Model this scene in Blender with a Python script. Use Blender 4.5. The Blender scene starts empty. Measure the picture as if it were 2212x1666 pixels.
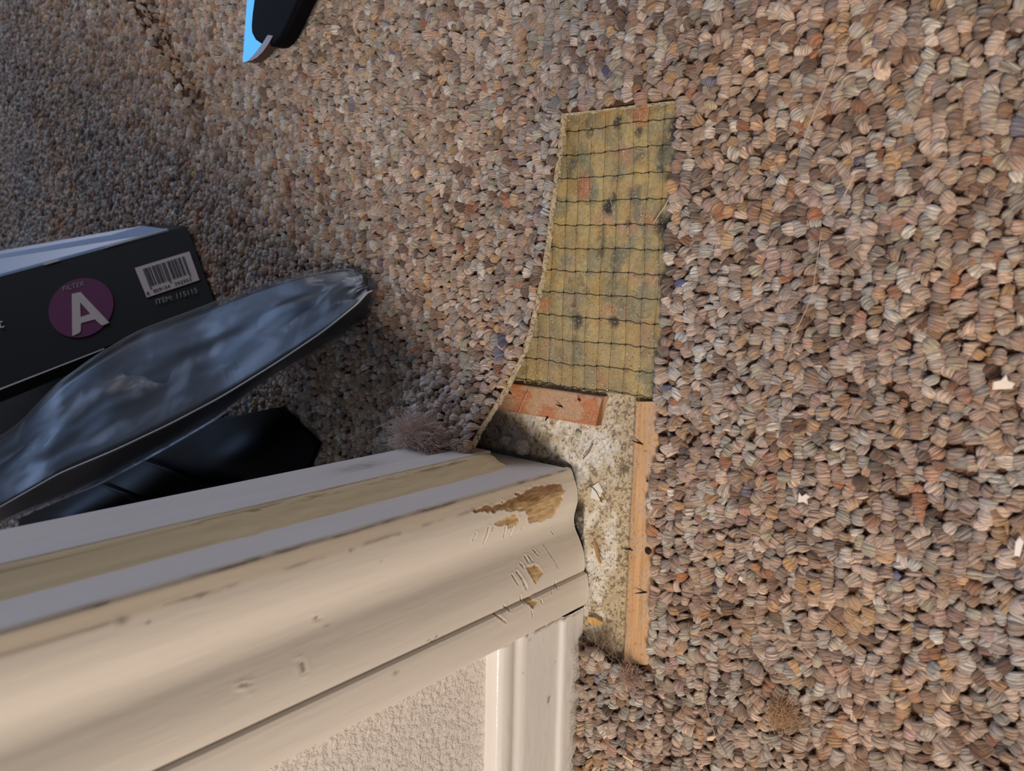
import bpy, bmesh, math, random
import numpy as np
from mathutils import Vector, Matrix, Euler

S = bpy.context.scene
COL = S.collection
rng = np.random.RandomState(7)
random.seed(7)
MM = 0.001

# ------------------------------------------------------------------ camera
RC = np.array([[0.76313105, 0.02098315, -0.64590302],
               [0.10455396, -0.99031418, 0.09135808],
               [-0.63772994, -0.1372499, -0.75793337]])   # world -> (right, down, forward)
FPX, PCX, PCY = 1720.0, 1106.0, 833.0
CAM = np.array([0.31962, 0.13547, 0.45])
cd = bpy.data.cameras.new('camera'); cam = bpy.data.objects.new('camera', cd); COL.objects.link(cam)
cd.sensor_width = 36.0; cd.lens = FPX / 2212 * 36.0
cd.clip_start = 0.01; cd.clip_end = 50
Mw = Matrix.Identity(4)
for i in range(3):
    Mw[i][0] = RC[0][i]; Mw[i][1] = -RC[1][i]; Mw[i][2] = -RC[2][i]; Mw[i][3] = CAM[i]
cam.matrix_world = Mw
cd.dof.use_dof = True; cd.dof.focus_distance = 0.56; cd.dof.aperture_fstop = 11.0
S.camera = cam

# ------------------------------------------------------------------ world, lights, exposure
S.view_settings.view_transform = 'Standard'; S.view_settings.look = 'None'
S.view_settings.gamma = 1; S.view_settings.use_curve_mapping = False
S.view_settings.exposure = 0.0
W = bpy.data.worlds.new('world'); S.world = W; W.use_nodes = True
W.node_tree.nodes['Background'].inputs[0].default_value = (0.70, 0.72, 0.80, 1)
W.node_tree.nodes['Background'].inputs[1].default_value = 0.14

def area(name, loc, target, size, power, color, sy=None):
    l = bpy.data.lights.new(name, 'AREA'); l.energy = power; l.color = color
    l.shape = 'RECTANGLE'; l.size = size; l.size_y = sy or size
    o = bpy.data.objects.new(name, l); COL.objects.link(o)
    o.location = loc
    o.rotation_euler = (Vector(target) - Vector(loc)).to_track_quat('-Z', 'Y').to_euler()
    return o
area('ceiling_lamp_light', (1.22, -0.84, 1.75), (-0.1, 0.1, 0), 0.56, 42, (1.0, 0.855, 0.74))
area('window_light', (-2.5, 0.95, 1.25), (-0.3, 0.1, 0), 1.1, 17, (0.38, 0.58, 1.0), 1.2)
area('side_fill_light', (-1.35, 2.0, 0.85), (-0.1, 0.0, 0.1), 1.0, 14, (0.82, 0.85, 1.0), 0.8)  # fill light added to brighten the jamb; no window is known there

# ------------------------------------------------------------------ helpers
def ray(px):
    return RC.T @ np.array([(px[0] - PCX) / FPX, (px[1] - PCY) / FPX, 1.0])
def PZ(px, z=0.0):
    d = ray(px); return CAM + d * ((z - CAM[2]) / d[2])
def PY(px, y=0.0):
    d = ray(px); return CAM + d * ((y - CAM[1]) / d[1])
def PX(px, x=0.0):
    d = ray(px); return CAM + d * ((x - CAM[0]) / d[0])
def PP(px, o, n):
    d = ray(px); return CAM + d * (np.dot(o - CAM, n) / np.dot(d, n))

def _h(a):
    a = np.asarray(a)
    s = np.sin(a) * 43758.5453
    return s - np.floor(s)
def vnoise(x, y, seed=0.0):
    x = np.asarray(x, float); y = np.asarray(y, float)
    xi = np.floor(x); yi = np.floor(y); fx = x - xi; fy = y - yi
    fx = fx * fx * (3 - 2 * fx); fy = fy * fy * (3 - 2 * fy)
    def hh(a, b): return _h(a * 12.9898 + b * 78.233 + seed * 37.719)
    return (hh(xi, yi) * (1 - fx) + hh(xi + 1, yi) * fx) * (1 - fy) + (hh(xi, yi + 1) * (1 - fx) + hh(xi + 1, yi + 1) * fx) * fy
def fbm(x, y, seed=0.0, o=4):
    r = 0; a = 0.5; t = 0
    for i in range(o):
        r = r + a * vnoise(x * 2 ** i, y * 2 ** i, seed + i * 1.7); t += a; a *= 0.5
    return r / t
def sm(e0, e1, x):
    t = np.clip((x - e0) / (e1 - e0), 0, 1); return t * t * (3 - 2 * t)
def lin(c):
    c = np.asarray(c, float) / 255.0
    return np.where(c <= 0.04045, c / 12.92, ((c + 0.055) / 1.055) ** 2.4)
def L4(c):
    return (*[float(v) for v in lin(c)], 1.0)

def link_mesh(name, me, mat=None, parent=None, smooth=False):
    o = bpy.data.objects.new(name, me); COL.objects.link(o)
    if mat: me.materials.append(mat)
    if smooth:
        me.polygons.foreach_set('use_smooth', [True] * len(me.polygons))
    if parent: o.parent = parent
    return o
def mesh_obj(name, verts, faces, mat=None, parent=None, smooth=False, col=None, uv=None):
    me = bpy.data.meshes.new(name)
    me.from_pydata([tuple(map(float, v)) for v in verts], [], [tuple(map(int, f)) for f in faces])
    me.update()
    if col is not None:
        a = me.color_attributes.new('Col', 'FLOAT_COLOR', 'POINT')
        c = np.ones((len(verts), 4), np.float32); c[:, :3] = col
        a.data.foreach_set('color', c.ravel())
    if uv is not None:
        l = me.uv_layers.new(name='UVMap')
        idx = np.zeros(len(me.loops), int); me.loops.foreach_get('vertex_index', idx)
        l.data.foreach_set('uv', np.asarray(uv, np.float32)[idx].ravel())
    return link_mesh(name, me, mat, parent, smooth)
def grid_faces(nu, nv, off=0, wrap_v=False):
    F = []
    for i in range(nu - 1):
        for j in range(nv - 1 if not wrap_v else nv):
            j2 = (j + 1) % nv
            F.append((off + i * nv + j, off + (i + 1) * nv + j, off + (i + 1) * nv + j2, off + i * nv + j2))
    return F
def empty(name, loc=(0, 0, 0)):
    o = bpy.data.objects.new(name, None); COL.objects.link(o); o.location = loc
    o.empty_display_size = 0.02
    return o
def tag(o, label=None, cat=None, group=None, kind=None):
    if label: o['label'] = label
    if cat: o['category'] = cat
    if group: o['group'] = group
    if kind: o['kind'] = kind
    return o
class MB:
    def __init__(s): s.v = []; s.f = []; s.c = []
    def add(s, v, f, c=None):
        b = len(s.v); s.v += [tuple(p) for p in v]; s.f += [tuple(i + b for i in q) for q in f]
        s.c += [tuple(c) if c is not None else (1, 1, 1)] * len(v)
    def tube(s, pts, r, n=6, c=None, cap=True):
        pts = [np.asarray(p, float) for p in pts]; V = []; F = []
        up = np.array([0.0, 0, 1])
        for i, p in enumerate(pts):
            t = pts[min(i + 1, len(pts) - 1)] - pts[max(i - 1, 0)]; t = t / (np.linalg.norm(t) + 1e-12)
            a = np.cross(t, up)
            if np.linalg.norm(a) < 1e-3: a = np.cross(t, [1.0, 0, 0])
            a /= np.linalg.norm(a); b = np.cross(a, t)
            rr = r[i] if hasattr(r, '__len__') else r
            for k in range(n):
                an = 2 * math.pi * k / n; V.append(p + rr * (a * math.cos(an) + b * math.sin(an)))
        for i in range(len(pts) - 1):
            for k in range(n):
                F.append((i * n + k, i * n + (k + 1) % n, (i + 1) * n + (k + 1) % n, (i + 1) * n + k))
        if cap:
            F.append(tuple(range(n))[::-1]); F.append(tuple((len(pts) - 1) * n + k for k in range(n)))
        s.add(V, F, c)
    def chip(s, p, r, c=None, flat=0.6):
        V = []
        for d in ((1, 0, 0), (-1, 0, 0), (0, 1, 0), (0, -1, 0), (0, 0, 1), (0, 0, -1)):
            k = r * (0.6 + 0.8 * random.random())
            V.append((p[0] + d[0] * k + r * .3 * (random.random() - .5), p[1] + d[1] * k + r * .3 * (random.random() - .5), p[2] + d[2] * k * flat))
        s.add(V, [(0, 2, 4), (2, 1, 4), (1, 3, 4), (3, 0, 4), (2, 0, 5), (1, 2, 5), (3, 1, 5), (0, 3, 5)], c)
    def build(s, name, mat, parent=None, smooth=False):
        return mesh_obj(name, s.v, s.f, mat, parent, smooth, col=np.array(s.c))

def material(name, color=(200, 200, 200), rough=0.6, metal=0.0, vcol=False, build=None, spec=0.5):
    m = bpy.data.materials.new(name); m.use_nodes = True
    nt = m.node_tree; b = nt.nodes['Principled BSDF']
    b.inputs['Base Color'].default_value = L4(color); b.inputs['Roughness'].default_value = rough
    b.inputs['Metallic'].default_value = metal; b.inputs['Specular IOR Level'].default_value = spec
    if vcol:
        a = nt.nodes.new('ShaderNodeVertexColor'); a.layer_name = 'Col'
        nt.links.new(a.outputs[0], b.inputs['Base Color'])
    if build: build(nt, b)
    return m
def N(nt, t, **kw):
    n = nt.nodes.new(t)
    for k, v in kw.items():
        if k.startswith('i_'):
            key = k[2:]; key = int(key) if key.isdigit() else key.replace('_', ' ')
            n.inputs[key].default_value = v
        else: setattr(n, k, v)
    return n
def add_bump(nt, b, scale, dist, strength=1.0, detail=4, typ='noise', stretch=None):
    tc = N(nt, 'ShaderNodeTexCoord'); src = tc.outputs['Object']
    if stretch:
        mp = N(nt, 'ShaderNodeMapping'); mp.inputs['Scale'].default_value = stretch
        nt.links.new(src, mp.inputs[0]); src = mp.outputs[0]
    n = N(nt, 'ShaderNodeTexNoise', i_Scale=scale, i_Detail=detail)
    nt.links.new(src, n.inputs['Vector'])
    bp = N(nt, 'ShaderNodeBump', i_Strength=strength, i_Distance=dist)
    nt.links.new(n.outputs['Fac'], bp.inputs['Height']); nt.links.new(bp.outputs[0], b.inputs['Normal'])
    return n

# ------------------------------------------------------------------ materials
def f_paint(nt, b): add_bump(nt, b, 260, 0.00025, 0.5, 3, stretch=(1, 1, 0.12))
M_paint = material('white_gloss_paint', rough=0.38, vcol=True, build=f_paint)
def f_paint2(nt, b): add_bump(nt, b, 500, 0.00015, 0.5, 3)
M_base = material('baseboard_paint', rough=0.22, vcol=True, build=f_paint2)
def f_wall(nt, b):
    tc = N(nt, 'ShaderNodeTexCoord')
    n = N(nt, 'ShaderNodeTexNoise', i_Scale=230, i_Detail=5, i_Roughness=0.6)
    n2 = N(nt, 'ShaderNodeTexNoise', i_Scale=420, i_Detail=3)
    for q in (n, n2): nt.links.new(tc.outputs['Object'], q.inputs['Vector'])
    r = N(nt, 'ShaderNodeValToRGB'); r.color_ramp.elements[0].position = 0.42; r.color_ramp.elements[1].position = 0.62
    nt.links.new(n.outputs['Fac'], r.inputs[0])
    ad = N(nt, 'ShaderNodeMath', operation='MULTIPLY_ADD'); ad.inputs[1].default_value = 0.35
    nt.links.new(n2.outputs['Fac'], ad.inputs[0]); nt.links.new(r.outputs[0], ad.inputs[2])
    bp = N(nt, 'ShaderNodeBump', i_Strength=0.9, i_Distance=0.0008)
    nt.links.new(ad.outputs[0], bp.inputs['Height']); nt.links.new(bp.outputs[0], b.inputs['Normal'])
M_wall = material('textured_wall_paint', (232, 224, 214), 0.75, build=f_wall)
def f_slab(nt, b): add_bump(nt, b, 900, 0.0006, 0.9, 5)
M_slab = material('gritty_screed', rough=0.95, vcol=True, build=f_slab, spec=0.2)
M_floor = material('floor_slab', (150, 140, 125), 0.95)
def f_pad(nt, b): add_bump(nt, b, 700, 0.0005, 0.8, 4)
M_pad = material('carpet_pad_foam', rough=0.6, vcol=True, build=f_pad, spec=0.4)
M_thread = material('black_netting', (38, 34, 18), 0.6)
def f_wood(nt, b):
    add_bump(nt, b, 500, 0.0003, 0.7, 4, stretch=(1, 0.1, 1))
M_wood = material('tack_strip_wood', rough=0.7, vcol=True, build=f_wood)
M_nail = material('dark_nail_steel', (52, 34, 26), 0.5, 0.6)
def f_back(nt, b): add_bump(nt, b, 900, 0.001, 1.0, 4)
M_back = material('carpet_backing', rough=0.9, vcol=True, build=f_back, spec=0.2)
M_grit = material('grit_chips', rough=0.7, vcol=True)
M_fibre = material('lint_fibre', rough=0.6, vcol=True)
M_black = material('black_card', (20, 20, 22), 0.6, spec=0.3)
M_blackpl = material('black_plastic', (14, 14, 17), 0.3)
M_handle = material('black_knife_handle', (8, 8, 10), 0.7, spec=0.08)
M_blade = material('steel_blade', (84, 150, 172), 0.36, 1.0)
M_bladeedge = material('steel_blade_back', (130, 110, 100), 0.45, 1.0)
M_purple = material('purple_print', (100, 24, 80), 0.6)
M_white = material('white_print', (205, 190, 188), 0.6)
M_grey = material('grey_print', (150, 146, 146), 0.6)
M_ink = material('black_ink', (20, 18, 18), 0.6)
M_card = material('white_card_edge', (200, 198, 196), 0.6)
M_gloss = material('glossy_blue_print', (140, 160, 190), 0.3)
M_case = material('black_plastic_case', (8, 9, 12), 0.42, spec=0.10)

def f_yarn():
    m = bpy.data.materials.new('berber_yarn'); m.use_nodes = True
    nt = m.node_tree; b = nt.nodes['Principled BSDF']
    b.inputs['Roughness'].default_value = 0.85; b.inputs['Specular IOR Level'].default_value = 0.25
    b.inputs['Sheen Weight'].default_value = 0.25; b.inputs['Sheen Roughness'].default_value = 0.5
    uv = N(nt, 'ShaderNodeUVMap'); uv.uv_map = 'UVMap'
    c1 = N(nt, 'ShaderNodeAttribute', attribute_type='INSTANCER', attribute_name='ycol')
    c2 = N(nt, 'ShaderNodeAttribute', attribute_type='INSTANCER', attribute_name='ycolb')
    rn = N(nt, 'ShaderNodeAttribute', attribute_type='INSTANCER', attribute_name='yrnd')
    def streak(su, sv, det):
        mp = N(nt, 'ShaderNodeMapping'); mp.inputs['Scale'].default_value = (su, sv, 1)
        nt.links.new(uv.outputs[0], mp.inputs[0])
        ad = N(nt, 'ShaderNodeVectorMath', operation='ADD'); nt.links.new(mp.outputs[0], ad.inputs[0])
        nt.links.new(rn.outputs['Vector'], ad.inputs[1])
        n = N(nt, 'ShaderNodeTexNoise', i_Scale=1.0, i_Detail=det, i_Roughness=0.6)
        nt.links.new(ad.outputs[0], n.inputs['Vector']); return n
    s1 = streak(1.3, 7, 2); s2 = streak(3.5, 46, 3)
    r1 = N(nt, 'ShaderNodeMapRange'); r1.inputs[1].default_value = 0.40; r1.inputs[2].default_value = 0.60
    nt.links.new(s1.outputs['Fac'], r1.inputs[0])
    mx = N(nt, 'ShaderNodeMix', data_type='RGBA')
    nt.links.new(r1.outputs[0], mx.inputs[0]); nt.links.new(c1.outputs['Color'], mx.inputs[6]); nt.links.new(c2.outputs['Color'], mx.inputs[7])
    r2 = N(nt, 'ShaderNodeMapRange'); r2.inputs[1].default_value = 0.3; r2.inputs[2].default_value = 0.7
    r2.inputs[3].default_value = 0.38; r2.inputs[4].default_value = 1.42
    nt.links.new(s2.outputs['Fac'], r2.inputs[0])
    vm = N(nt, 'ShaderNodeVectorMath', operation='SCALE')
    nt.links.new(mx.outputs[2], vm.inputs[0]); nt.links.new(r2.outputs[0], vm.inputs['Scale'])
    nt.links.new(vm.outputs[0], b.inputs['Base Color'])
    bp = N(nt, 'ShaderNodeBump', i_Strength=0.9, i_Distance=0.0006)
    nt.links.new(s2.outputs['Fac'], bp.inputs['Height']); nt.links.new(bp.outputs[0], b.inputs['Normal'])
    return m
M_yarn = f_yarn()

def f_film():
    m = bpy.data.materials.new('clear_plastic_film'); m.use_nodes = True
    nt = m.node_tree; nt.nodes.remove(nt.nodes['Principled BSDF']); out = nt.nodes['Material Output']
    tr = N(nt, 'ShaderNodeBsdfTransparent'); tr.inputs[0].default_value = (0.90, 0.92, 0.95, 1)
    gl = N(nt, 'ShaderNodeBsdfGlossy'); gl.inputs['Roughness'].default_value = 0.27; gl.inputs[0].default_value = (0.95, 0.86, 0.78, 1)
    df = N(nt, 'ShaderNodeBsdfDiffuse'); df.inputs[0].default_value = (0.55, 0.57, 0.62, 1)
    fr = N(nt, 'ShaderNodeFresnel'); fr.inputs[0].default_value = 1.5
    mr = N(nt, 'ShaderNodeMapRange'); mr.inputs[1].default_value = 0.0; mr.inputs[2].default_value = 0.6
    mr.inputs[3].default_value = 0.006; mr.inputs[4].default_value = 0.20
    nt.links.new(fr.outputs[0], mr.inputs[0])
    tc = N(nt, 'ShaderNodeTexCoord')
    n = N(nt, 'ShaderNodeTexNoise', i_Scale=16, i_Detail=2.0, i_Distortion=2.2)
    nt.links.new(tc.outputs['Object'], n.inputs['Vector'])
    bp = N(nt, 'ShaderNodeBump', i_Strength=0.5, i_Distance=0.0022)
    nt.links.new(n.outputs['Fac'], bp.inputs['Height'])
    for q in (gl, fr): nt.links.new(bp.outputs[0], q.inputs['Normal'])
    m1 = N(nt, 'ShaderNodeMixShader'); m1.inputs[0].default_value = 0.05
    nt.links.new(tr.outputs[0], m1.inputs[1]); nt.links.new(df.outputs[0], m1.inputs[2])
    m2 = N(nt, 'ShaderNodeMixShader'); nt.links.new(mr.outputs[0], m2.inputs[0])
    nt.links.new(m1.outputs[0], m2.inputs[1]); nt.links.new(gl.outputs[0], m2.inputs[2])
    nt.links.new(m2.outputs[0], out.inputs[0])
    return m
M_film = f_film()

# ------------------------------------------------------------------ floor slab and the bared screed
fl = mesh_obj('floor', [(-1.9, -1.2, -0.003), (1.1, -1.2, -0.003), (1.1, 1.3, -0.003), (-1.9, 1.3, -0.003),
                        (-1.9, -1.2, -0.05), (1.1, -1.2, -0.05), (1.1, 1.3, -0.05), (-1.9, 1.3, -0.05)],
              [(0, 1, 2, 3), (7, 6, 5, 4), (0, 4, 5, 1), (1, 5, 6, 2), (2, 6, 7, 3), (3, 7, 4, 0)], M_floor)
tag(fl, kind='structure')
xs = np.arange(-112, 76, 0.75) * MM; ys = np.arange(-150, 66, 0.75) * MM
X, Y = np.meshgrid(xs, ys, indexing='ij'); x = X.ravel(); y = Y.ravel()
xm = x * 1000; ym = y * 1000
n1 = fbm(xm / 22, ym / 22, 3); n2 = fbm(xm / 5, ym / 5, 5); n3 = fbm(xm / 1.6, ym / 1.6, 8, 3)
dirt = sm(0.40, 0.60, n1 * 0.62 + n2 * 0.38 + 0.16 * sm(30, 47, xm) + 0.13 * sm(-55, -85, ym) - 0.04 * sm(10, -30, ym))
dirt = np.clip(dirt + 0.6 * sm(25, 45, ym) * sm(8, 22, xm), 0, 1)
z = (n1 - .5) * 2.2 + (n2 - .5) * 1.6 + (n3 - .5) * 0.9 - 0.6
pale = lin((226, 222, 210)); drt = lin((196, 180, 150)); dk = lin((104, 90, 70))
c = pale[None] * (1 - dirt[:, None]) + drt[None] * dirt[:, None]
spk = sm(0.66, 0.76, n3 + 0.12 * dirt); c = c * (1 - 0.75 * spk[:, None]) + dk[None] * 0.75 * spk[:, None]
c = c * (0.88 + 0.24 * vnoise(xm * 1.3, ym * 1.3, 9))[:, None]
for (px, r, s) in (((1324, 938), 3.5, .85), ((1350, 960), 2.5, .8), ((1345, 1010), 5, .8), ((1352, 1015), 3, .9), ((1203, 990), 2, .95), ((1180, 945), 6, .5), ((1255, 1030), 5, .5)):
    p = PZ(px) * 1000; d = np.hypot(xm - p[0], ym - p[1]) + 2.5 * (n3 - .5) * 2
    k = .8 * s * sm(r, r * 0.3, d); c = c * (1 - k[:, None]) + dk[None] * k[:, None]
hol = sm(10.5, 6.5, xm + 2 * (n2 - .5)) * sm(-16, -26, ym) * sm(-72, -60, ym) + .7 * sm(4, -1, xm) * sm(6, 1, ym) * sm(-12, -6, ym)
z = z - 2.2 * hol; c = c * (1 - .85 * hol[:, None])  # shade of the gap under the casing foot painted into the hollow
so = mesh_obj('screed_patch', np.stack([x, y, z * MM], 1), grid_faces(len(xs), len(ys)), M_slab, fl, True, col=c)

# ------------------------------------------------------------------ carpet pad with netting
PADB = PZ((1110, 820), .006), PZ((1416, 862), .006)
xs = np.arange(-92, 92, 0.7) * MM; ys = np.arange(0, 1, 0.0033)
V = []; XX = []; YY = []
def pad_y0(x):   # lower cut edge of the pad
    t = (x - PADB[0][0]) / (PADB[1][0] - PADB[0][0])
    return PADB[0][1] * (1 - t) + PADB[1][1] * t + 0.0012 * (fbm(x * 90, 0 * x, 4) - .5) * 2
PADT = 0.275
X, T = np.meshgrid(xs, ys, indexing='ij'); x = X.ravel(); t = T.ravel()
y = pad_y0(x) * (1 - t) + PADT * t
xm = x * 1000; ym = y * 1000
NX, NY = 10.4, 15.6      # netting mesh in mm
def warp(xm, ym): return 2.2 * (fbm(xm / 40, ym / 40, 31) - .5), 4.0 * (fbm(xm / 55, ym / 60, 33) - .5)
pit = np.abs(np.sin(math.pi * (xm + warp(xm, ym)[0]) / NX)) ** 0.5
pity = np.abs(np.sin(math.pi * (ym - pad_y0(x) * 1000 + warp(xm, ym)[1] * 0) / NY)) ** 0.5
z = 4.9 + 0.55 * pit * (0.3 + 0.7 * pity) + 0.8 * (fbm(xm / 9, ym / 9, 12) - .5) + .35 * (fbm(xm / 1.8, ym / 1.8, 13, 2) - .5)
# rebond chips: nearest-seed colours
ns = 620
sx = rng.uniform(-95, 95, ns); sy = rng.uniform(50, 280, ns)
pal = [(186, 160, 92)] * 7 + [(168, 146, 88)] * 5 + [(150, 140, 98)] * 4 + [(142, 134, 104)] * 2 + [(186, 148, 72)] * 3 + [(124, 118, 92)] + [(182, 138, 98)]
pc = np.array([lin(pal[i % len(pal)]) for i in rng.permutation(ns)])
wx = xm + 3 * (fbm(xm / 4, ym / 4, 21) - .5); wy = ym + 3 * (fbm(xm / 4, ym / 4, 22) - .5)
best = np.full(len(xm), 1e9); bi = np.zeros(len(xm), int); acc = np.zeros((len(xm), 3)); wsum = np.zeros(len(xm))
for i in range(ns):
    d = np.hypot((wx - sx[i]) * 1.25, wy - sy[i]); w = np.exp(-d * d / 14.0)
    acc += w[:, None] * pc[i]; wsum += w
c = acc / (wsum[:, None] + 1e-9)
def blot(px, r, colr, s, asp=1.0):
    global c
    p = PZ(px, .0055) * 1000
    d = np.hypot((wx - p[0]), (wy - p[1]) / asp) + 1.6 * (fbm(xm / 2, ym / 2, 41) - .5) * 2
    k = s * sm(r, r * 0.35, d); c = c * (1 - k[:, None]) + lin(colr)[None] * k[:, None]
def cp(cx_, cy_): return (1050 + cx_ / 2.314, 180 + cy_ / 2.314)
DK = (46, 42, 36)
for (a, b_, r, s, asp) in ((655, 195, 5, .85, 1.3), (515, 240, 4, .6, 1.6), (765, 245, 4.5, .85, 1), (610, 620, 6, .95, 1.3), (635, 575, 3, .8, 1.6), (570, 850, 4, .6, 1.6), (580, 770, 5, .45, 2),
                        (455, 1190, 6, .95, 1.4), (440, 1105, 4, .6, 1), (635, 1195, 5, .9, 1.2), (445, 1280, 4.5, .7, 1), (880, 710, 8, .85, 1.2), (915, 750, 8, .8, 2), (940, 235, 6, .95, 1.8), (400, 235, 5, .5, 1.5),
                        (505, 200, 3, .5, 2), (770, 375, 5, .5, 1), (470, 990, 5, .45, 1.4), (500, 1030, 4, .4, 1), (365, 1340, 5, .5, 1), (790, 1350, 4, .5, 1), (665, 1100, 4, .3, 1), (420, 1000, 4, .35, 2), (440, 360, 4, .5, 2.4),
                        (880, 1420, 5, .8, 1.5), (190, 1440, 6, .5, 1), (265, 1080, 7, .45, 1.4), (705, 700, 4, .5, 1), (880, 300, 7, .4, 1.5), (910, 1000, 8, .5, 2), (870, 430, 4, .5, 1)):
    blot(cp(a, b_), r, DK, s, asp)
for (a, b_, r, s, asp) in ((770, 150, 9, .85, 1.2), (490, 520, 8.5, .9, 1.5), (810, 680, 7, .5, 1.2), (290, 1110, 8, .8, .9), (575, 1490, 7, .6, 1), (730, 520, 4, .4, 1), (700, 1130, 5, .3, 1)):
    blot(cp(a, b_), r, (196, 112, 62), s, asp)
for (a, b_, r) in ((560, 330, 9), (560, 1010, 10), (880, 545, 8), (420, 1460, 9), (780, 430, 8), (310, 920, 7)):
    blot(cp(a, b_), r, (196, 158, 70), .7, 1.4)
for (a, b_, r) in ((540, 560, 7), (480, 350, 8), (460, 1360, 8), (820, 1480, 9)):
    blot(cp(a, b_), r, (112, 122, 88), .6, 1.4)
g = fbm(xm / 1.5, ym / 1.5, 51, 3); c = c * (0.72 + 0.5 * g)[:, None]
gr = sm(.62, .74, fbm(xm / 1.1, ym / 1.1, 53, 2)); c = c * (1 - .5 * gr[:, None]) + lin((190, 176, 140))[None] * .5 * gr[:, None]
c = c * (1 - .18 * (1 - pit) ** 2)[:, None]; gm = c.mean(1)[:, None]; c = (c * .74 + gm * np.array([1.08, 1.0, .76]) * .26) * (.72 + .5 * fbm(xm / 14, ym / 14, 58))[:, None]
dust = sm(0.35, 0.6, fbm(xm / 18, ym / 18, 57)) * sm(150, 62, ym) * .6
c = c * (1 - dust[:, None] * .7) + lin((172, 150, 112))[None] * dust[:, None] * .7
pad = mesh_obj('carpet_pad', np.stack([x, y, z * MM], 1), grid_faces(len(xs), len(ys)), M_pad, None, True, col=c)
tag(pad, 'speckled yellow foam carpet pad strip bared in the cut slot of the carpet', 'carpet pad')
# cut front edge of the pad
V = []; F = []
for i, xx in enumerate(xs):
    yy = float(pad_y0(np.array([xx]))[0]); V += [(xx, yy, .0046), (xx, yy - .0008, .003), (xx, yy, .0)]
for i in range(len(xs) - 1):
    for k in range(2): F.append((i * 3 + k, i * 3 + k + 1, (i + 1) * 3 + k + 1, (i + 1) * 3 + k))
mesh_obj('cut_edge', V, F, M_pad, pad, col=np.tile(lin((150, 128, 76)), (len(V), 1)))
mb = MB()
def padz(xx, yy):
    return (5.75 + 0.5 * (fbm(np.array([xx / 9.]), np.array([yy / 9.]), 12)[0] - .5)) * MM
r0 = pad_y0(np.array([0.0]))[0] * 1000
for k in range(14):
    pts = []
    for xx in np.arange(-80, 82, 2.5):
        yy = pad_y0(np.array([xx * MM]))[0] * 1000 + 1.0 + k * NY + float(warp(np.array([xx]), np.array([k * NY + 60.]))[1]) + 0.9 * math.sin(xx / NX * math.pi * 2) * .35
        pts.append((xx * MM, yy * MM, padz(xx, yy)))
    mb.tube(pts, 0.00020, 5, c=lin((48, 42, 22)))
cols = [j for j in range(-8, 9)]
for j in cols:
    pts = []; x0 = j * NX + random.uniform(-1, 1)
    for yy in np.arange(r0 - 0.5, 272, 3.0):
        xx = x0 + float(warp(np.array([x0]), np.array([yy]))[0]) + .5 * math.sin(yy / 9 + j)
        yb = max(yy, pad_y0(np.array([xx * MM]))[0] * 1000)
        pts.append((xx * MM, yb * MM, padz(xx, yy)))
    mb.tube(pts, 0.00012, 5, c=lin((84, 74, 40)))
    for k in range(14):
        yy = pad_y0(np.array([x0 * MM]))[0] * 1000 + 1.0 + k * NY + float(warp(np.array([x0]), np.array([k * NY + 60.]))[1])
        xx = x0 + float(warp(np.array([x0]), np.array([yy]))[0]) + .5 * math.sin(yy / 9 + j)
        mb.chip((xx * MM, yy * MM, padz(xx, yy) + .0001), .0008, lin((30, 26, 16)))
tag(mb.build('netting', M_fibre, pad, True), 'fine black netting grid', kind='stuff')

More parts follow.
